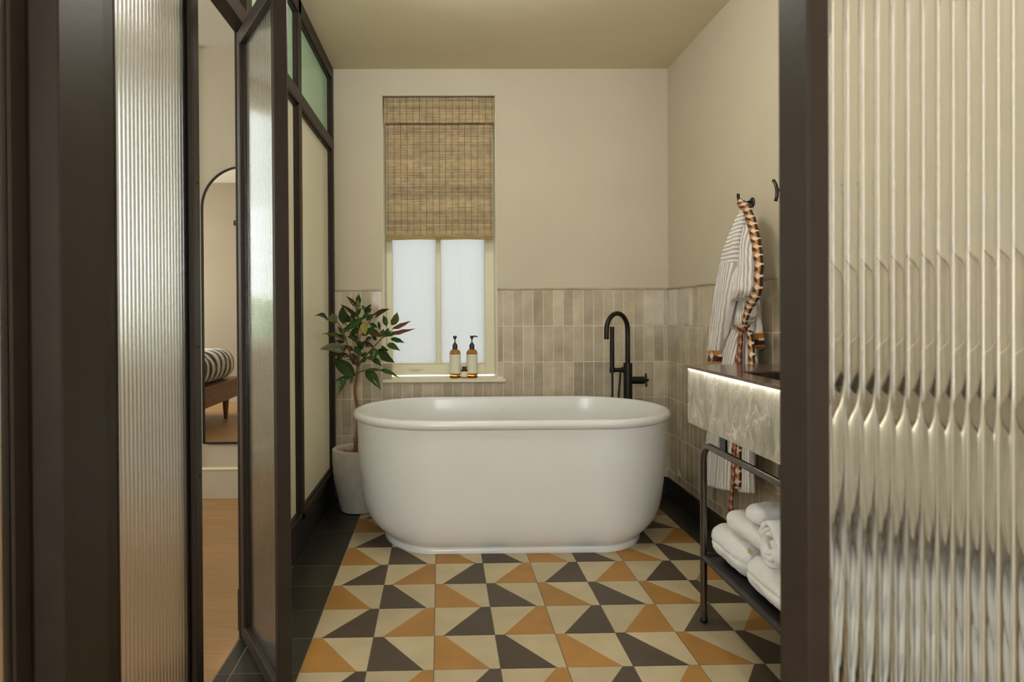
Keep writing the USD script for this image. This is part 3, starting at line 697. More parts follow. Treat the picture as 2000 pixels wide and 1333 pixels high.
# ------------------------------------------------------------------ plant
PX, PY = -0.483, 3.465
pl = thing("potted_plant", "small tree with green and bronze leaves in a pale stone pot beside the bath", "potted plant", loc=(PX, PY, 0))
pot = [(0, 0.001), (.088, 0.001), (.097, .006), (.110, .06), (.127, .14), (.137, .22), (.141, .29), (.1415, .325), (.140, .332), (.134, .336), (.120, .336), (.114, .332), (.111, .322), (.109, .27), (0, .265)]
obj("pot", lathe(pot, 56), "stone_pot", pl, smooth=40)
gx, gy = np.meshgrid(np.linspace(-.110, .110, 34), np.linspace(-.110, .110, 34)); zz = .280 + .035 * meshkit.fbm(np.c_[gx.ravel() * 60, gy.ravel() * 60, gx.ravel() * 0], 3, 4).reshape(gx.shape)
rr = np.sqrt(gx ** 2 + gy ** 2); sc = np.where(rr > .1095, .1095 / rr, 1)
V = np.c_[(gx * sc).ravel(), (gy * sc).ravel(), zz.ravel()]; i = np.arange(34 * 34).reshape(34, 34)
F = np.c_[i[:-1, :-1].ravel(), i[:-1, 1:].ravel(), i[1:, 1:].ravel(), i[1:, :-1].ravel()]
obj("bark_mulch", (V, F), "bark_chip", pl, kind="stuff")
L0 = np.array([PX, PY, 0])
def pz(zx, zy, dy=0.0):
    p = aty(600 + zx * .165, 560 + zy * .165, PY + dy)
    if p[0] < -.618: p = atx(600 + zx * .165, 560 + zy * .165, -.618)     # the crown leans out from the partition
    return p - L0
trunk = smooth_path([(-.018, 0, .30), (-.008, 0.0, .42), (-.003, 0, .53), pz(575, 1333), pz(566, 1230), pz(583, 1080), pz(597, 950)], 40)
obj("trunk", tube(trunk, np.linspace(.0105, .0075, 40), 12), "trunk_bark", pl, smooth=40)
def twig(pts, r0, r1, mat="trunk_bark"): obj("branch", tube(smooth_path(pts, 24), np.linspace(r0, r1, 24), 8), mat, pl, smooth=40)
twig([pz(597, 960), pz(606, 800), pz(598, 600), pz(600, 400), pz(604, 230)], .0078, .003)
twig([pz(597, 955), pz(660, 860, -.03), pz(735, 775, -.06), pz(850, 650, -.08), pz(965, 545, -.09)], .0062, .0025, "leaf_olive")
twig([pz(597, 940), pz(500, 760, -.05), pz(455, 620, -.08), pz(395, 470, -.09), pz(330, 400, -.1)], .006, .0025)
twig([pz(598, 650), pz(700, 470, .06), pz(800, 330, .08)], .004, .002)
twig([pz(575, 1040), pz(660, 1000, -.04), pz(760, 985, -.07)], .0035, .002, "leaf_olive")
twig([pz(580, 1050), pz(530, 1070, -.04), pz(470, 1090, -.06)], .003, .002)
twig([pz(600, 620), pz(480, 500, .05), pz(440, 330, .07)], .004, .002)
def leafmesh(base, tip, width, roll, curl, fold=.22, n=12):
    base, tip = np.array(base), np.array(tip); d = tip - base; L = np.linalg.norm(d); d /= L
    view = -np.array([PX, PY, .9 - CH]); view /= np.linalg.norm(view)
    s = np.cross(d, view); s /= np.linalg.norm(s); nrm = np.cross(s, d)
    s, nrm = s * math.cos(roll) + nrm * math.sin(roll), -s * math.sin(roll) + nrm * math.cos(roll)
    t = np.linspace(0, 1, n); w = width * np.clip(np.sin(np.pi * t ** 0.78), 0, 1) ** 1.05; w[0] = .0012; w[-1] = .0006
    mid = base + np.outer(t * L, d) + np.outer(curl * L * (t - t * t) * 1.6, nrm) + np.array([0, 0, -1]) * (np.maximum(t - .5, 0) ** 2 * L * .25)[:, None]
    rip = .0022 * np.sin(t * 17 + L * 100)
    rows = []
    for e in (-1, -.5, 0, .5, 1): rows.append(mid + np.outer(w * e, s) + np.outer(fold * w * abs(e) - abs(e) * rip, nrm))
    T = np.stack(rows, 1); th = .0005
    A = (T + nrm * th).reshape(-1, 3); B = (T - nrm * th).reshape(-1, 3)
    V = np.vstack([A, B]); N = n * 5; F = []
    for i in range(n - 1):
        for j in range(4):
            a, b, c, e = i * 5 + j, i * 5 + j + 1, (i + 1) * 5 + j + 1, (i + 1) * 5 + j
            F += [[a, b, c], [a, c, e]]
            F += [[N + a, N + c, N + b], [N + a, N + e, N + c]]
    for i in range(n - 1):
        for j in (0, 4):
            a, e = i * 5 + j, (i + 1) * 5 + j
            q = [[a, e, N + e], [a, N + e, N + a]]
            F += q if j == 0 else [x[::-1] for x in q]
    t = trimesh.Trimesh(V, F, process=False)
    if t.face_normals[0] @ nrm < 0: t.invert()
    return t
LEAVES = [ # base, tip (x, y on the plant's plane, tenths of a pixel grid), width, kind, depth at base, depth at tip
 (228, 375, 98, 305, 46, "dark", -.10, -.14), (352, 408, 222, 375, 80, "olive", -.10, -.12), (345, 412, 285, 310, 60, "olive", -.1, -.1), (432, 445, 418, 225, 92, "dark", -.03, -.06),
 (612, 372, 398, 200, 40, "brown", .02, -.02), (618, 262, 468, 106, 46, "brown", .0, .0), (612, 218, 610, 88, 58, "dark", -.01, -.02), (590, 300, 602, 150, 55, "olive", -.02, -.02),
 (688, 335, 752, 204, 70, "brown", .03, .02), (690, 330, 735, 215, 40, "dark", .03, .0), (790, 335, 968, 256, 48, "brown", .05, .03), (700, 402, 800, 318, 52, "mid", .05, .05),
 (448, 522, 684, 345, 66, "mid", -.09, -.13), (672, 420, 684, 560, 82, "yellow", -.1, -.13), (640, 470, 668, 540, 60, "yellow", -.08, -.1), (722, 520, 872, 585, 76, "brown", .02, -.02),
 (650, 580, 740, 520, 50, "olive", .0, .0), (858, 510, 842, 410, 28, "dark", .0, -.02), (800, 370, 882, 318, 20, "brown", .06, .05), (940, 470, 902, 336, 56, "mid", -.07, -.09),
 (1000, 460, 1060, 300, 84, "olive", -.08, -.1), (1040, 440, 1062, 300, 50, "mid", -.07, -.1), (1005, 500, 1216, 400, 46, "tan", -.08, -.12), (962, 560, 1262, 482, 46, "tan", -.08, -.15),
 (988, 618, 1142, 652, 52, "mid", -.09, -.14), (948, 684, 1092, 746, 64, "mid", -.09, -.14), (900, 606, 965, 488, 52, "mid", -.08, -.1), (930, 585, 1000, 520, 36, "mid", -.09, -.1),
 (870, 600, 905, 500, 50, "olive", -.08, -.1), (838, 782, 1022, 882, 98, "dark", -.09, -.15), (830, 770, 960, 740, 60, "dark", -.07, -.09), (800, 728, 768, 872, 90, "dark", -.1, -.14),
 (862, 985, 1082, 1062, 44, "mid", -.06, -.12), (700, 985, 880, 985, 36, "olive", -.05, -.07), (692, 1000, 862, 1196, 104, "dark", -.07, -.13), (462, 752, 158, 702, 96, "olive", -.06, -.12),
 (455, 758, 300, 690, 80, "dark", -.05, -.08), (562, 1058, 296, 842, 132, "dark", -.05, -.12), (540, 1072, 328, 1108, 52, "mid", -.05, -.09), (455, 1078, 376, 1258, 66, "mid", -.07, -.1),
 (480, 805, 255, 790, 52, "brown", -.02, -.05), (556, 722, 644, 815, 70, "dark", -.08, -.12), (645, 660, 790, 712, 60, "brown", .03, .02), (445, 662, 325, 640, 38, "brown", .02, .0),
 (420, 622, 186, 520, 40, "olive", .04, .02), (300, 590, 250, 520, 56, "olive", -.02, -.03), (522, 424, 470, 320, 40, "brown", .03, .03), (598, 645, 500, 560, 62, "dark", .0, -.02),
 (545, 1082, 505, 1148, 40, "mid", -.05, -.06), (600, 850, 440, 830, 80, "brown", -.01, -.04), (600, 930, 500, 830, 70, "brown", -.04, -.06), (610, 800, 560, 700, 60, "brown", .0, -.03),
 (640, 830, 700, 770, 40, "mid", -.04, -.06), (575, 600, 480, 590, 50, "dark", .02, .0), (700, 840, 860, 860, 44, "olive", -.03, -.05), (640, 420, 560, 480, 46, "brown", .04, .03),
 (610, 500, 640, 400, 54, "dark", .03, .03), (560, 360, 640, 250, 48, "mid", -.03, -.05), (500, 420, 420, 350, 46, "brown", .0, -.02), (700, 560, 800, 470, 56, "mid", -.06, -.09), (520, 560, 620, 480, 60, "dark", -.05, -.07),
 (580, 760, 690, 640, 58, "dark", -.05, -.07), (430, 800, 330, 900, 60, "dark", -.06, -.1), (760, 840, 880, 930, 54, "dark", -.06, -.1), (660, 380, 740, 300, 44, "mid", -.02, -.03), (480, 480, 400, 560, 48, "olive", -.06, -.09), (920, 560, 1040, 560, 46, "mid", -.09, -.12), (470, 640, 360, 560, 52, "mid", -.04, -.07), (650, 700, 560, 640, 56, "mid", -.03, -.06), (760, 600, 680, 640, 46, "brown", .02, .0),
 (740, 440, 830, 480, 44, "dark", .05, .03), (560, 420, 520, 300, 46, "dark", .02, .01), (700, 300, 640, 220, 44, "olive", .03, .02), (480, 700, 380, 770, 54, "dark", -.06, -.09), (880, 700, 950, 800, 46, "mid", -.06, -.1),
 (640, 900, 720, 830, 42, "mid", -.05, -.08), (540, 760, 450, 700, 52, "brown", -.02, -.03), (430, 560, 360, 470, 42, "mid", -.07, -.09), (820, 640, 760, 560, 44, "dark", .0, .0), (600, 560, 560, 470, 50, "mid", .03, .02)]
lr = np.random.default_rng(11)
for bx_, by_, tx_, ty_, w_, k_, d0, d1 in LEAVES:
    wid = w_ * .165 * PY / CF / 2 * 1.16
    obj("leaf", leafmesh(pz(bx_, by_, d0), pz(tx_ + .05 * (tx_ - bx_), ty_ + .05 * (ty_ - by_), d1), wid, lr.uniform(-.5, .5), lr.uniform(-.14, .26), lr.uniform(.2, .5)), "leaf_" + k_, pl, smooth=40)

# ------------------------------------------------------------------ bottles on the sill
def pump_bottle(px, name, label, yaw):
    p = aty(px, 738, 3.775); b = thing(name, label, "bottle", "toiletry bottles on the window sill", loc=(p[0], 3.775, .6765))
    R_ = .0325
    obj("bottle", lathe([(0, .0), (R_ - .004, .0), (R_, .004), (R_, .146), (R_ - .003, .156), (R_ - .011, .164), (.015, .168), (.0135, .174), (0, .174)], 36), "amber_glass", b, smooth=40)
    obj("paper_label", lathe([(R_ + .0002, .026), (R_ + .0007, .0262), (R_ + .0007, .1388), (R_ + .0002, .139)], 40), "label_paper", b, smooth=40)
    obj("collar", lathe([(0, .171), (.0150, .171), (.0150, .190), (.0125, .195), (.008, .203), (.005, .206), (0, .206)], 24), "black_plastic", b, smooth=40)
    obj("pump_stem", cyl((0, 0, .20), (0, 0, .232), .0035, 12), "black_plastic", b, smooth=40)
    c, s = math.cos(yaw), math.sin(yaw)
    obj("pump_head", cat([lathe([(0, .226), (.006, .226), (.0110, .239), (.0110, .246), (0, .247)], 20), tube([(0, 0, .241), (c * .022, s * .022, .243), (c * .034, s * .034, .240)], [.0055, .0042, .0036], 10)]), "black_plastic", b, smooth=40)
pump_bottle(889, "pump_bottle", "amber pump bottle with paper label, left one on the window sill", -1.5)
pump_bottle(922, "pump_bottle", "amber pump bottle with its nozzle turned right, beside the window edge", -0.15)
p = aty(907, 738, 3.765); sb = thing("small_bottle", "small amber bottle standing between the two pump bottles", "bottle", "toiletry bottles on the window sill", loc=(p[0], 3.762, .6765))
obj("bottle", lathe([(0, 0), (.018, 0), (.0205, .003), (.0205, .042), (.016, .049), (.0105, .052), (0, .052)], 30), "amber_glass", sb, smooth=40)
obj("paper_label", lathe([(.0207, .008), (.0212, .0085), (.0212, .0375), (.0207, .038)], 30), "label_paper", sb, smooth=40)
obj("cap", lathe([(0, .051), (.0125, .051), (.0125, .064), (.011, .066), (0, .066)], 24), "black_plastic", sb, smooth=40)

# ------------------------------------------------------------------ vanity
VX, VY0, VY1, VZ0, VZ1 = 0.866, 1.08, 2.305, 0.664, 0.872
va = thing("vanity", "silver leaf fronted vanity with a dark marble top on black tube legs", "vanity")
obj("front_apron", cbox((VX, VY0, VZ0), (VX + .02, VY1, VZ1 - .008), .0015), "silver_leaf", va, label="crackled silver leaf panel")
obj("end_apron", cbox((VX + .02, VY0, VZ0), (XR - .016, VY0 + .02, VZ1 - .008), .0015), "silver_leaf", va)
obj("end_apron", cbox((VX + .02, VY1 - .02, VZ0), (XR - .016, VY1, VZ1 - .008), .0015), "silver_leaf", va)
ts = trimesh.creation.extrude_polygon(sbox(VX - .009, VY0 - .009, XR - .0155, VY1).difference(sbox(0.95, 1.52, 1.19, 2.03).buffer(.02).buffer(-.0)), .006)
ts.apply_translation((0, 0, VZ1 - .006)); obj("countertop", ts, "marble", va, label="dark brown veined marble top")
bs = [cbox((.93, 1.50, .76), (1.21, 2.05, .772)), cbox((.925, 1.495, .77), (.935, 2.055, VZ1 - .007)), cbox((1.205, 1.495, .77), (1.215, 2.055, VZ1 - .007)), cbox((.935, 1.495, .77), (1.205, 1.503, VZ1 - .007)), cbox((.935, 2.047, .77), (1.205, 2.055, VZ1 - .007))]
obj("basin", cat(bs), "dark_basin", va, label="dark stone undermounted basin")
obj("edge_lip", cbox((VX - .009, VY0 - .009, VZ1 - .0095), (VX - .0078, VY1, VZ1 - .006)), "marble", va)
obj("led_strip", (np.array([(VX - .0074, VY0, VZ1 - .0066), (VX - .0020, VY0, VZ1 - .0066), (VX - .0020, VY1 - .004, VZ1 - .0066), (VX - .0074, VY1 - .004, VZ1 - .0066)]), np.array([[0, 3, 2, 1]])), "led_strip", va, label="thin light strip under the front edge of the top")
obj("underside", cbox((VX + .02, VY0 + .02, VZ0 + .02), (XR - .016, VY1 - .02, VZ0 + .03)), "black_metal", va)
LX, LY, LY2, RZ = 0.872, 2.181, 1.13, 0.613
rad = .0112
bend = [(LX, LY, .006), (LX, LY, .3), (LX, LY, RZ - .06)] + [(LX, LY - .06 * (1 - math.cos(a)), RZ - .06 + .06 * math.sin(a)) for a in np.linspace(.1, math.pi / 2, 10)]
bend2 = [(LX, LY2 + .06 * (1 - math.cos(a)), RZ - .06 + .06 * math.sin(a)) for a in np.linspace(math.pi / 2, .1, 10)] + [(LX, LY2, RZ - .06), (LX, LY2, .3), (LX, LY2, .006)]
obj("leg_frame", tube(bend + bend2, rad, 18), "dark_steel", va, smooth=40, label="bent steel tube rail and front legs")
for yA in (LY, LY2): obj("foot", lathe([(0, 0), (.011, 0), (.0135, .003), (.0135, .012), (.0112, .016), (0, .016)], 20, (LX, yA, 0)), "black_metal", va, smooth=40)
for yA in (2.02, 1.655, 1.24): obj("rail_bracket", cbox((LX - .004, yA - .022, RZ), (LX + .004, yA + .022, VZ0), .001), "black_metal", va)
for yA in (LY, LY2): obj("rear_leg", cyl((1.235, yA, 0), (1.235, yA, VZ0), .012, 16), "black_metal", va, smooth=40)
SZ = 0.226
obj("shelf_rail", cyl((LX, LY, SZ), (LX, LY2, SZ), .0105, 16), "gun_metal", va, smooth=40)
obj("shelf_rail", cyl((1.235, LY, SZ), (1.235, LY2, SZ), .0105, 16), "gun_metal", va, smooth=40)
for yA in (LY, LY2): obj("shelf_rail", cyl((LX, yA, SZ), (1.235, yA, SZ), .0105, 16), "gun_metal", va, smooth=40)
obj("shelf", cbox((LX + .008, LY2 + .01, SZ - .004), (1.225, LY - .01, SZ + .004), .001), "black_metal", va)

# ------------------------------------------------------------------ towels on the shelf
def folded(name, lo, hi, label, seed, folds=2, tag=False, r=.052, bow=0.0):
    """a soft folded towel: rounded block, its fold edges to the front, slack noise"""
    lo, hi = np.array(lo), np.array(hi); c, h = (lo + hi) / 2, (hi - lo) / 2
    b = trimesh.creation.box([2, 2, 2]); 
    for _ in range(5): b = b.subdivide()
    v = b.vertices.copy(); 
    p = np.sign(v) * np.abs(v)
    s = np.maximum(np.abs(v).max(1, keepdims=True), 1e-9)
    sphere = v / np.linalg.norm(v, axis=1, keepdims=True)
    q = np.sign(v) * np.maximum(np.abs(v) * h - 0, 0)
    rr = np.minimum(r * np.array([1.0, 1.15, 1.0]), h * .97)
    core = np.clip(v * h, -(h - rr), h - rr)
    d = v * h - core; nd = np.linalg.norm(d / rr, axis=1, keepdims=True)
    v2 = core + np.where(nd > 1e-9, d / np.maximum(nd, 1e-9) * np.minimum(1, nd), d)
    nz = meshkit.fbm((v2 + c) * 22, 4, seed) - .5
    nrm = sphere
    v2 = v2 + nrm * (nz * .016)[:, None]
    if folds:                       # creases along the fold edge
        ph = (v2[:, 2] / h[2] + 1) / 2 * folds
        cr = np.exp(-((ph - np.round(ph)) / .10) ** 2) * ((ph > .3) & (ph < folds - .3))
        edge = np.clip((-v2[:, 0] / h[0] - .75) / .25, 0, 1)
        v2[:, 0] += cr * edge * .004
    v2[:, 2] += bow * (1 - (v2[:, 1] / h[1]) ** 2) * (v2[:, 2] > 0) 
    b.vertices = v2 + c
    t = thing(name, label, "towel", "white towels on the vanity shelf")
    obj("cloth", b, "towel", t, smooth=60)
    if tag: obj("sewn_tag", cbox(tag, np.array(tag) + (.004, .022, .012), .001), "towel_tag", t)
    return t
folded("folded_towel", (.889, 1.935, SZ + .010), (1.19, 2.205, SZ + .122), "white folded towel at the bottom far end of the vanity shelf", 1, 2)
folded("folded_towel", (.882, 1.66, SZ + .012), (1.20, 1.925, SZ + .122), "white folded towel at the bottom of the shelf under the rolled towel", 2, 2)
folded("folded_towel", (.896, 1.835, SZ + .130), (1.19, 2.085, SZ + .200), "white folded towel with a small sewn tag, second layer of the pile", 3, 0, tag=tuple(atx(1464, 1080, .893) - (0.0, .011, .004)), r=.036)
folded("folded_towel", (.89, 1.835, SZ + .208), (1.19, 1.93, SZ + .268), "white folded towel on top of the pile on the vanity shelf", 4, 0, r=.03)
def roll(name, label, x0, x1, yc, zc, R_, seed):
    """a rolled towel: a spiral sheet with soft round edges"""
    turns = 3.1; n = 150; th = np.linspace(0, turns * 2 * np.pi, n); th0 = .0078
    r = .018 + (R_ - .012 - .018) * th / th[-1]
    ang = th + 2.2
    mid = np.c_[yc + r * np.cos(ang), zc + r * np.sin(ang)]
    nrm = np.c_[np.cos(ang), np.sin(ang)]
    xs = np.r_[x0, x0 + .003, x0 + .010, np.linspace(x0 + .03, x1 - .03, 8), x1 - .010, x1 - .003, x1]; k = len(xs)
    inset = np.interp(xs, [x0, x0 + .003, x0 + .010, x1 - .010, x1 - .003, x1], [.35, .75, 1, 1, .75, .35])
    jit = meshkit.fbm(np.c_[th * 1.3, th * 0, th * 0 + seed], 3, seed) * .02
    V = []
    for x, ins in zip(xs, inset):
        xx = x + (jit if x < (x0 + x1) / 2 else -jit)
        V.append(np.c_[xx, mid + nrm * th0 * ins]); V.append(np.c_[xx, mid - nrm * th0 * ins])
    V = np.stack(V); F = []
    idx = lambda s, i, j: (2 * i + s) * n + j
    for j in range(n - 1):
        for i in range(k - 1):
            F += [[idx(0, i, j), idx(0, i, j + 1), idx(0, i + 1, j + 1), idx(0, i + 1, j)], [idx(1, i, j), idx(1, i + 1, j), idx(1, i + 1, j + 1), idx(1, i, j + 1)]]
        F += [[idx(0, 0, j), idx(1, 0, j), idx(1, 0, j + 1), idx(0, 0, j + 1)], [idx(0, k - 1, j), idx(0, k - 1, j + 1), idx(1, k - 1, j + 1), idx(1, k - 1, j)]]
    for i in range(k - 1):
        for j in (0, n - 1): F.append([idx(0, i, j), idx(0, i + 1, j), idx(1, i + 1, j), idx(1, i, j)])
    P = V.reshape(-1, 3)
    P = P + (meshkit.fbm(P * 30, 3, seed)[:, None] - .5) * .008
    t = thing(name, label, "towel", "white towels on the vanity shelf")
    fa = np.array(F); fa = np.vstack([fa[:, [0, 1, 2]], fa[:, [0, 2, 3]]])
    mm = trimesh.Trimesh(P, fa, process=False); trimesh.repair.fix_normals(mm)
    obj("cloth", mm, "towel", t, smooth=60)
roll("rolled_towel", "white rolled towel with its coiled end facing the room, beside the folded pile", .862, 1.18, 1.738, SZ + .200, .074, 6)
folded("folded_towel", (.886, 1.42, SZ + .010), (1.20, 1.650, SZ + .125), "lower of the two white towels beside the nearest pile, blurred through the reeded screen", 5, 2)
folded("folded_towel", (.892, 1.43, SZ + .133), (1.20, 1.645, SZ + .235), "upper of the two white towels beside the nearest pile, blurred through the reeded screen", 8, 0)
for i_, w_ in enumerate(("bottom", "middle", "top")):
    folded("folded_towel", (.886, 1.165, SZ + .010 + .108 * i_), (1.20, 1.405, SZ + .110 + .108 * i_), f"{w_} white towel of the nearest pile, blurred through the reeded screen", 20 + i_, 0)

# ------------------------------------------------------------------ robe on the right wall
rb = thing("bathrobe", "striped cotton bathrobe with patterned trim hanging from a wall hook", "bathrobe")
WHITE, GREY = np.array((0.86, 0.835, 0.80)), np.array((0.46, 0.425, 0.41))
OR, BR, CRM = np.array((0.52, 0.20, 0.045)), np.array((0.045, 0.022, 0.012)), np.array((0.74, 0.66, 0.56))
def stripes(u, v, per=.017, along=False):
    s = (v if along else u) / per; f = np.abs((s % 1) - .5) * 2
    k = np.clip((f - .38) / .24, 0, 1)[..., None]
    return GREY * (1 - k) + WHITE * k
def printed(u, v, hw, per=.052, red=0.0, across=1):
    t = u / np.maximum(hw, 1e-6); t = t if across == 1 else ((t * across + 1) % 2) - 1; s = (v / per) % 1; tri = np.abs(s - .5) * 2
    o = OR * (1 - red) + np.array((.34, .075, .03)) * red
    c = np.broadcast_to(o, u.shape + (3,)).copy()
    c[(s > .56 + .20 * t) & (s < .98) & (t < .40)] = BR
    c[t > .93] = BR
    c[(t > -.12) & (np.abs(s - .44) * 1.15 + np.abs(t - .48) * .5 < .36)] = CRM * (1 - red) + np.array((.50, .16, .07)) * red
    return c
def cloth(name, edges, xp, ht, nu=64, nv=90, folds=0.0, fn=3.0, ph=0.0, pattern="stripes", per=.0175, label=None, mat="cotton", red=0.0, across=1):
    """a hanging piece of cloth: left and right edges given on a plane parallel to the wall, thickness ht, soft folds"""
    e = np.array(edges, float); t = np.r_[0, np.cumsum(np.linalg.norm(np.diff((e[:, :2] + e[:, 2:4]) / 2, axis=0), axis=1))]
    from scipy.interpolate import PchipInterpolator
    tt = np.linspace(0, t[-1], nv); E = PchipInterpolator(t, e)(tt)
    xs = E[:, 4] if e.shape[1] > 4 else np.full(nv, xp)
    Lp = np.array([atx(a, b, x) for a, b, x in zip(E[:, 0], E[:, 1], xs)]); Rp = np.array([atx(a, b, x) for a, b, x in zip(E[:, 2], E[:, 3], xs)])
    mid, half = (Lp + Rp) / 2, (Rp - Lp) / 2; hw = np.linalg.norm(half, axis=1)
    vv = np.r_[0, np.cumsum(np.linalg.norm(np.diff(mid, axis=0), axis=1))]
    a = np.linspace(0, 2 * np.pi, nu, endpoint=False); ca, sa = np.cos(a), np.sin(a)
    ca_, sa_ = np.sign(ca) * np.abs(ca) ** .8, np.sign(sa) * np.abs(sa) ** .7
    env = np.sin(np.clip(vv / vv[-1], 0, 1) * np.pi * .5) ** .5
    P = np.zeros((nv, nu, 3)); C = np.zeros((nv, nu, 3))
    for i in range(nv):
        fold = folds * (np.sin(ca * np.pi * fn + ph + 1.1 * vv[i] / .3) + .5 * np.sin(ca * np.pi * fn * 1.7 + 2.0 + ph - vv[i] * 5)) * (1 - np.abs(ca) ** 6)
        hts = ht if np.isscalar(ht) else np.interp(i / (nv - 1), np.linspace(0, 1, len(ht)), ht)
        P[i] = mid[i] + np.outer(ca_, half[i]) + np.outer(-(sa_ * hts) + fold * env[i], [1, 0, 0])
        u = ca_ * hw[i] + (fold * .6)
        C[i] = (stripes(u, np.full(nu, vv[i]) + u * .0, per) if pattern == "stripes" else stripes(u, np.full(nu, vv[i]) + .25 * u, per, True) if pattern == "cross" else printed(ca_ * hw[i], np.full(nu, vv[i]), hw[i], per, red, across))
    V = P.reshape(-1, 3); V = V + (meshkit.fbm(V * 35, 3, 2)[:, None] - .5) * np.array([.006, .0, .0])
    idx = np.arange(nv * nu).reshape(nv, nu); nx = np.roll(idx, -1, 1)
    F = np.c_[idx[:-1].ravel(), nx[:-1].ravel(), nx[1:].ravel(), idx[1:].ravel()]
    V = np.vstack([V, P[0].mean(0), P[-1].mean(0)]); Cc = np.vstack([C.reshape(-1, 3), C[0].mean(0), C[-1].mean(0)])
    F = np.vstack([F[:, [0, 1, 2]], F[:, [0, 2, 3]]]); N = nv * nu
    caps = [[N, nx[0, j], idx[0, j]] for j in range(nu)] + [[N + 1, idx[-1, j], nx[-1, j]] for j in range(nu)]
    F = np.vstack([F, caps])
    t_ = trimesh.Trimesh(V, F, process=False)
    if t_.volume < 0: F = F[:, ::-1]
    return obj(name, (V, F), mat, rb, smooth=True, col=Cc, label=label)
# skirt (behind the vanity top), its front pieces, the bodice, sleeves
cloth("skirt", [(1431, 642, 1466, 642, 1.215), (1420, 680, 1473, 680, 1.215), (1404, 730, 1477, 730, 1.212), (1392, 800, 1476, 800, 1.21), (1384, 850, 1472, 850, 1.21), (1376, 905, 1470, 930, 1.21), (1374, 930, 1470, 962, 1.21)], 1.215, [.022, .03, .035, .035], nu=120, nv=110, folds=.007, fn=2.2, per=.021, label="striped lower part")
cloth("front_panel", [(1431, 645, 1447, 642, 1.178), (1418, 680, 1442, 670, 1.172), (1405, 716, 1438, 716, 1.17), (1396, 780, 1434, 780, 1.17), (1390, 850, 1432, 850, 1.172), (1384, 948, 1428, 960, 1.172)], 1.17, [.014, .016, .016], nu=90, nv=100, folds=.004, fn=1.5, ph=1.0, per=.021, label="striped front panel")
cloth("front_panel", [(1453, 645, 1463, 642, 1.176), (1450, 680, 1466, 680, 1.174), (1448, 780, 1470, 780, 1.174), (1446, 850, 1471, 850, 1.174), (1445, 961, 1472, 965, 1.174)], 1.174, [.012, .015, .015], nu=70, nv=90, folds=.003, fn=1.1, per=.021, label="striped front panel")
cloth("bodice", [(1447, 414, 1458, 412, 1.20), (1440, 450, 1468, 450, 1.19), (1432, 490, 1474, 490, 1.182), (1433, 520, 1477, 520, 1.178), (1432, 552, 1477, 550, 1.172), (1430, 572, 1474, 568, 1.166), (1427, 588, 1466, 578, 1.166), (1430, 590, 1455, 586, 1.172)], 1.18, [.012, .025, .03, .036, .028], nu=120, nv=100, folds=.007, fn=2.3, ph=.6, label="striped upper body")
cloth("waist", [(1426, 586, 1466, 580, 1.195), (1424, 600, 1472, 600, 1.195), (1426, 620, 1470, 620, 1.195), (1432, 640, 1463, 638, 1.195), (1431, 650, 1466, 648, 1.198)], 1.195, [.02, .028, .024], nu=100, nv=50, folds=.006, fn=2.0, ph=2.0, label="striped gathered waist")
cloth("shoulder", [(1448, 412, 1456, 412, 1.185), (1438, 440, 1453, 440, 1.172), (1426, 475, 1446, 475, 1.162), (1416, 503, 1441, 512, 1.157), (1415, 508, 1440, 518, 1.157)], 1.17, [.012, .022, .028, .028], nu=60, nv=110, folds=.004, fn=1.5, pattern="cross", per=.0175, label="striped shoulder")
cloth("sleeve", [(1415, 505, 1441, 514, 1.156), (1408, 540, 1438, 545, 1.15), (1402, 575, 1433, 580, 1.147), (1396, 620, 1424, 622, 1.147), (1391, 655, 1417, 656, 1.15), (1387.5, 686, 1410, 686, 1.152)], 1.15, [.028, .03, .026, .022], nu=90, nv=90, folds=.005, fn=1.4, ph=.4, label="striped left sleeve")
cloth("cuff", [(1387, 685, 1410, 685, 1.151), (1386.5, 698, 1409, 698, 1.151), (1386, 710, 1407.5, 710, 1.151)], 1.15, [.0235, .0235], nu=70, nv=40, pattern="print", per=.05, across=2, label="patterned orange cuff")
cloth("sleeve", [(1468, 588, 1477, 586, 1.235), (1468, 620, 1482, 620, 1.232), (1467, 655, 1485, 652, 1.23)], 1.232, [.018, .02], nu=70, nv=50, folds=.003, fn=1.2, label="striped right sleeve")
cloth("cuff", [(1466, 655, 1487, 651, 1.229), (1468, 670, 1488, 668, 1.229), (1471, 686, 1487, 677, 1.229)], 1.229, [.0215, .0215], nu=70, nv=40, pattern="print", per=.05, across=2, label="patterned orange cuff")
cloth("collar_band", [(1444.5, 392, 1447, 388, 1.185), (1440.5, 398, 1452, 391, 1.178), (1443, 404, 1459, 396, 1.176), (1448, 409, 1464, 402, 1.176), (1454, 418, 1468, 412, 1.176), (1458, 430, 1474, 427, 1.172), (1465, 456, 1480.5, 455, 1.162), (1471.5, 488, 1486.5, 486, 1.152), (1475.5, 522, 1489, 516, 1.145), (1475.5, 548, 1488, 549, 1.142), (1471, 568, 1485, 572, 1.142), (1462, 583, 1478, 589, 1.146), (1457, 598, 1469, 603, 1.155), (1453, 618, 1461, 622, 1.162), (1450, 636, 1456, 638, 1.17)], 1.16, [.008, .011, .011, .008], nu=90, nv=320, pattern="print", per=.040, label="orange, black and cream patterned collar band")
cloth("front_band", [(1444, 648, 1451, 646, 1.16), (1441, 680, 1448, 680, 1.158), (1436, 716, 1446, 716, 1.156), (1434, 790, 1446, 790, 1.156), (1433, 865, 1447, 865, 1.156), (1432, 950, 1446, 952, 1.157)], 1.157, [.007, .008], nu=60, nv=220, pattern="print", per=.042, red=.25, label="patterned front band")
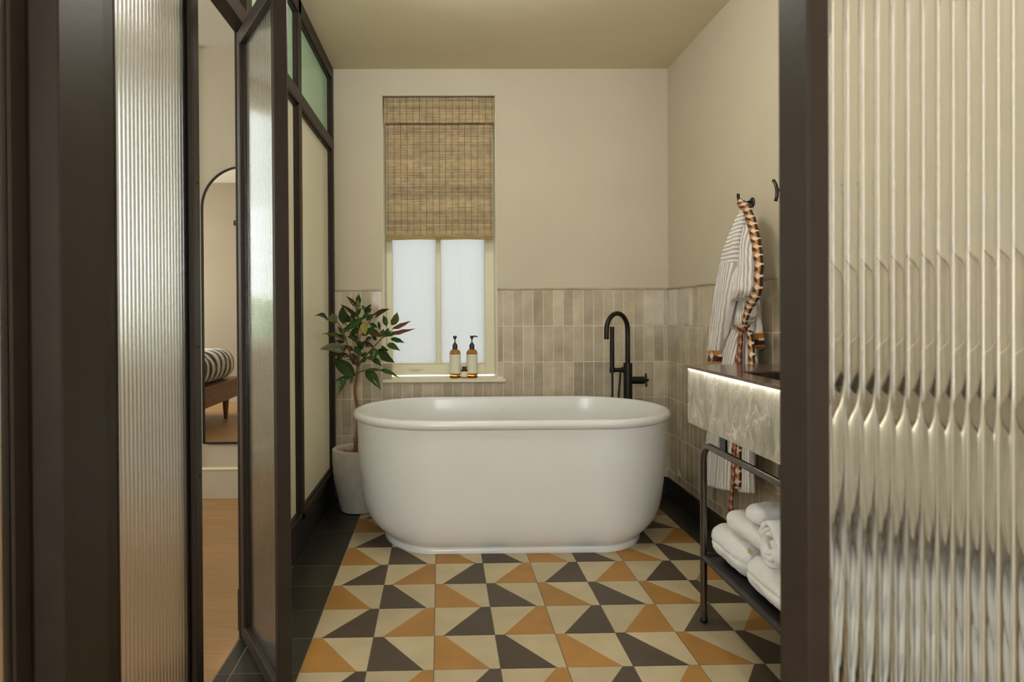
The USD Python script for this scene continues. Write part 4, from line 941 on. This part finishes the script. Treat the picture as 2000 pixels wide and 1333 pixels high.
cloth("front_band", [(1457, 646, 1464, 645, 1.16), (1461, 665, 1470, 662, 1.157), (1463, 700, 1473, 698, 1.156), (1463, 740, 1474, 740, 1.158), (1462, 800, 1472, 800, 1.16)], 1.157, [.007, .008], nu=60, nv=110, pattern="print", per=.042, label="patterned front band")
cloth("belt", [(1432, 634, 1432.5, 640, 1.158), (1438, 637, 1438, 644, 1.152), (1446, 639, 1446, 647, 1.146), (1455, 637, 1455, 645, 1.15), (1462, 634, 1462, 640, 1.158)], 1.15, [.006, .008, .006], nu=40, nv=80, pattern="print", per=.03, red=.8, label="rust red patterned belt")
cloth("belt_knot", [(1446, 634, 1452, 632, 1.143), (1444.5, 641, 1456, 638, 1.138), (1447, 648, 1458, 646, 1.143)], 1.14, [.008, .014, .008], nu=40, nv=30, pattern="print", per=.04, red=.8)
cloth("belt_tail", [(1445, 644, 1451, 644, 1.142), (1441, 690, 1448, 690, 1.146), (1437, 770, 1444, 770, 1.147), (1432, 850, 1440, 850, 1.148), (1430, 900, 1437, 900, 1.148), (1429, 940, 1434, 942, 1.148), (1425, 980, 1431, 980, 1.149), (1420, 1010, 1432, 1008, 1.149), (1418, 1045, 1429, 1042, 1.149)], 1.148, [.004, .005, .005], nu=50, nv=240, pattern="print", per=.036, red=.85, label="long trailing end of the belt")

def hook(name, yz, label):
    y, z = yz
    h = thing(name, label, "hook", "hooks on the right wall", loc=(XR, y, z))
    obj("back_plate", lathe([(0, 0), (.021, 0), (.021, .004), (.018, .007), (0, .008)], 26), "black_metal", h, smooth=40)
    pr = stage.GetPrimAtPath(str(h.GetPath()) + "/back_plate"); UsdGeom.Xformable(pr).AddRotateYOp().Set(-90.0)
    obj("arm", tube(smooth_path([(-.005, 0, 0), (-.028, -.0, -.003), (-.046, 0, -.010), (-.056, 0, .004), (-.060, 0, .036)], 30), .0062, 12), "black_metal", h, smooth=40)
p = atx(1470, 396, XR); hook("wall_hook", (p[1], p[2]), "small black wall hook holding the bathrobe")
# the second, larger curved handle-shaped hook at the edge of the screen
p0_, p1_ = atx(1513, 352, XR - .05), atx(1514.5, 393, XR - .05)
h2 = thing("wall_hook", "curved dark wall hook beside the screen's upright frame", "hook", "hooks on the right wall")
ym = (p0_[1] + p1_[1]) / 2; zt, zb = p0_[2], p1_[2]
obj("arm", tube(smooth_path([(XR - .052, ym + .008, zt), (XR - .050, ym - .006, zt - (zt - zb) * .25), (XR - .049, ym - .012, zt - (zt - zb) * .55), (XR - .050, ym - .004, zb)], 24), .0062, 12), "gun_metal", h2, smooth=40)
obj("mount", cyl((XR, ym - .012, (zt + zb) / 2), (XR - .05, ym - .011, (zt + zb) / 2), .006, 14), "gun_metal", h2, smooth=40)

# ------------------------------------------------------------------ bedroom: mirror, bed
mr = thing("wall_mirror", "tall arched mirror with a thin black frame on the bedroom wall", "mirror")
MX, MR_, MZ0, MZ1 = -1.162, 0.238, 0.319, 1.903
def arch(r, z0, grow=0.0):
    a = np.linspace(0, np.pi, 40); zc = MZ1 - MR_
    return Polygon([(MX - r, z0)] + [(MX + r, z0)] + [(MX + r * math.cos(t), zc + r * math.sin(t)) for t in a])
obj("frame", xz(prism(arch(MR_, MZ0).difference(arch(MR_ - .009, MZ0 + .009)), 0, .024), D - .0245), "black_metal", mr)
obj("mirror_glass", xz(prism(arch(MR_ - .009, MZ0 + .009), 0, .004), D - .016), "mirror_glass", mr)
YM = D - .016
def mirrored(px, py, z=None, y=None):
    p = atz(px, py, z) if z is not None else aty(px, py, y)
    p = p.copy(); p[1] = 2 * YM - p[1]; return p
lg = mirrored(441, 818, z=0.0)
bx1, by0 = lg[0] + .09, lg[1] - .20
bed = thing("bed", "low brown wooden bed frame reflected in the arched mirror", "bed")
by1 = min(by0 + 1.75, 3.3); bx0 = -4.1
obj("side_rail", cbox((bx1 - .03, by0, .215), (bx1, by1, .385), .003), "bed_wood", bed)
obj("end_rail", cbox((bx0, by0, .215), (bx1 - .03, by0 + .03, .385), .003), "bed_wood", bed)
obj("end_rail", cbox((bx0, by1 - .03, .215), (bx1 - .03, by1, .385), .003), "bed_wood", bed)
obj("platform", cbox((bx0, by0 - .015, .385), (bx1 + .02, by1 + .015, .405), .003), "bed_wood", bed)
for x, y in ((bx1 - .09, by0 + .20), (bx1 - .09, by1 - .20), (bx0 + .06, by0 + .06), (bx0 + .06, by1 - .06)):
    obj("leg", lathe([(0, 0), (.018, 0), (.034, .215), (0, .215)], 20, (x, y, 0)), "bed_wood", bed, smooth=40)
lo, hi, r_ = np.array((bx0 + .02, by0 + .12, .405)), np.array((bx1 + .01, by1 - .05, .71)), .14
b = trimesh.creation.box([2, 2, 2])
for _ in range(6): b = b.subdivide()
v = b.vertices; c_, h_ = (lo + hi) / 2, (hi - lo) / 2; rr = np.minimum(r_, h_ * .98); core = np.clip(v * h_, -(h_ - rr), h_ - rr); dd = v * h_ - core; nd = np.linalg.norm(dd / rr, axis=1, keepdims=True)
v2 = core + np.where(nd > 1e-9, dd / np.maximum(nd, 1e-9) * np.minimum(1, nd * 1.05), dd) + c_
v2 = v2 + (meshkit.fbm(v2 * 6, 3, 5)[:, None] - .5) * .03; v2[:, 2] = np.maximum(v2[:, 2], .406)
s = np.abs(((v2[:, 1]) / .125) % 1 - .5) * 2; k = np.clip((s - .44) / .10, 0, 1)[:, None]
dv = thing("duvet", "white duvet with dark green stripes on the wooden bed", "duvet")
obj("cover", (v2, np.array(b.faces)), "cotton", dv, smooth=True, col=np.array((.030, .036, .026)) * (1 - k) + np.array((.74, .72, .64)) * k)
pf = mirrored(463, 436, y=2 * YM - BY) + np.array((.075, 0, 0))
wlmp = thing("wall_fitting", "small black wall fitting at the edge of the mirror reflection", "wall fitting")
obj("plate", cbox((pf[0] - .11, BY, pf[2] - .03), (pf[0] - .05, BY + .02, pf[2] + .03), .004), "black_metal", wlmp)
obj("finial", tube([(pf[0] - .08, BY + .02, pf[2]), (pf[0] - .08, BY + .07, pf[2]), (pf[0] - .04, BY + .075, pf[2] + .01), (pf[0] + .0, BY + .075, pf[2] + .012)], [.012, .014, .02, .004], 12), "black_metal", wlmp, smooth=40)
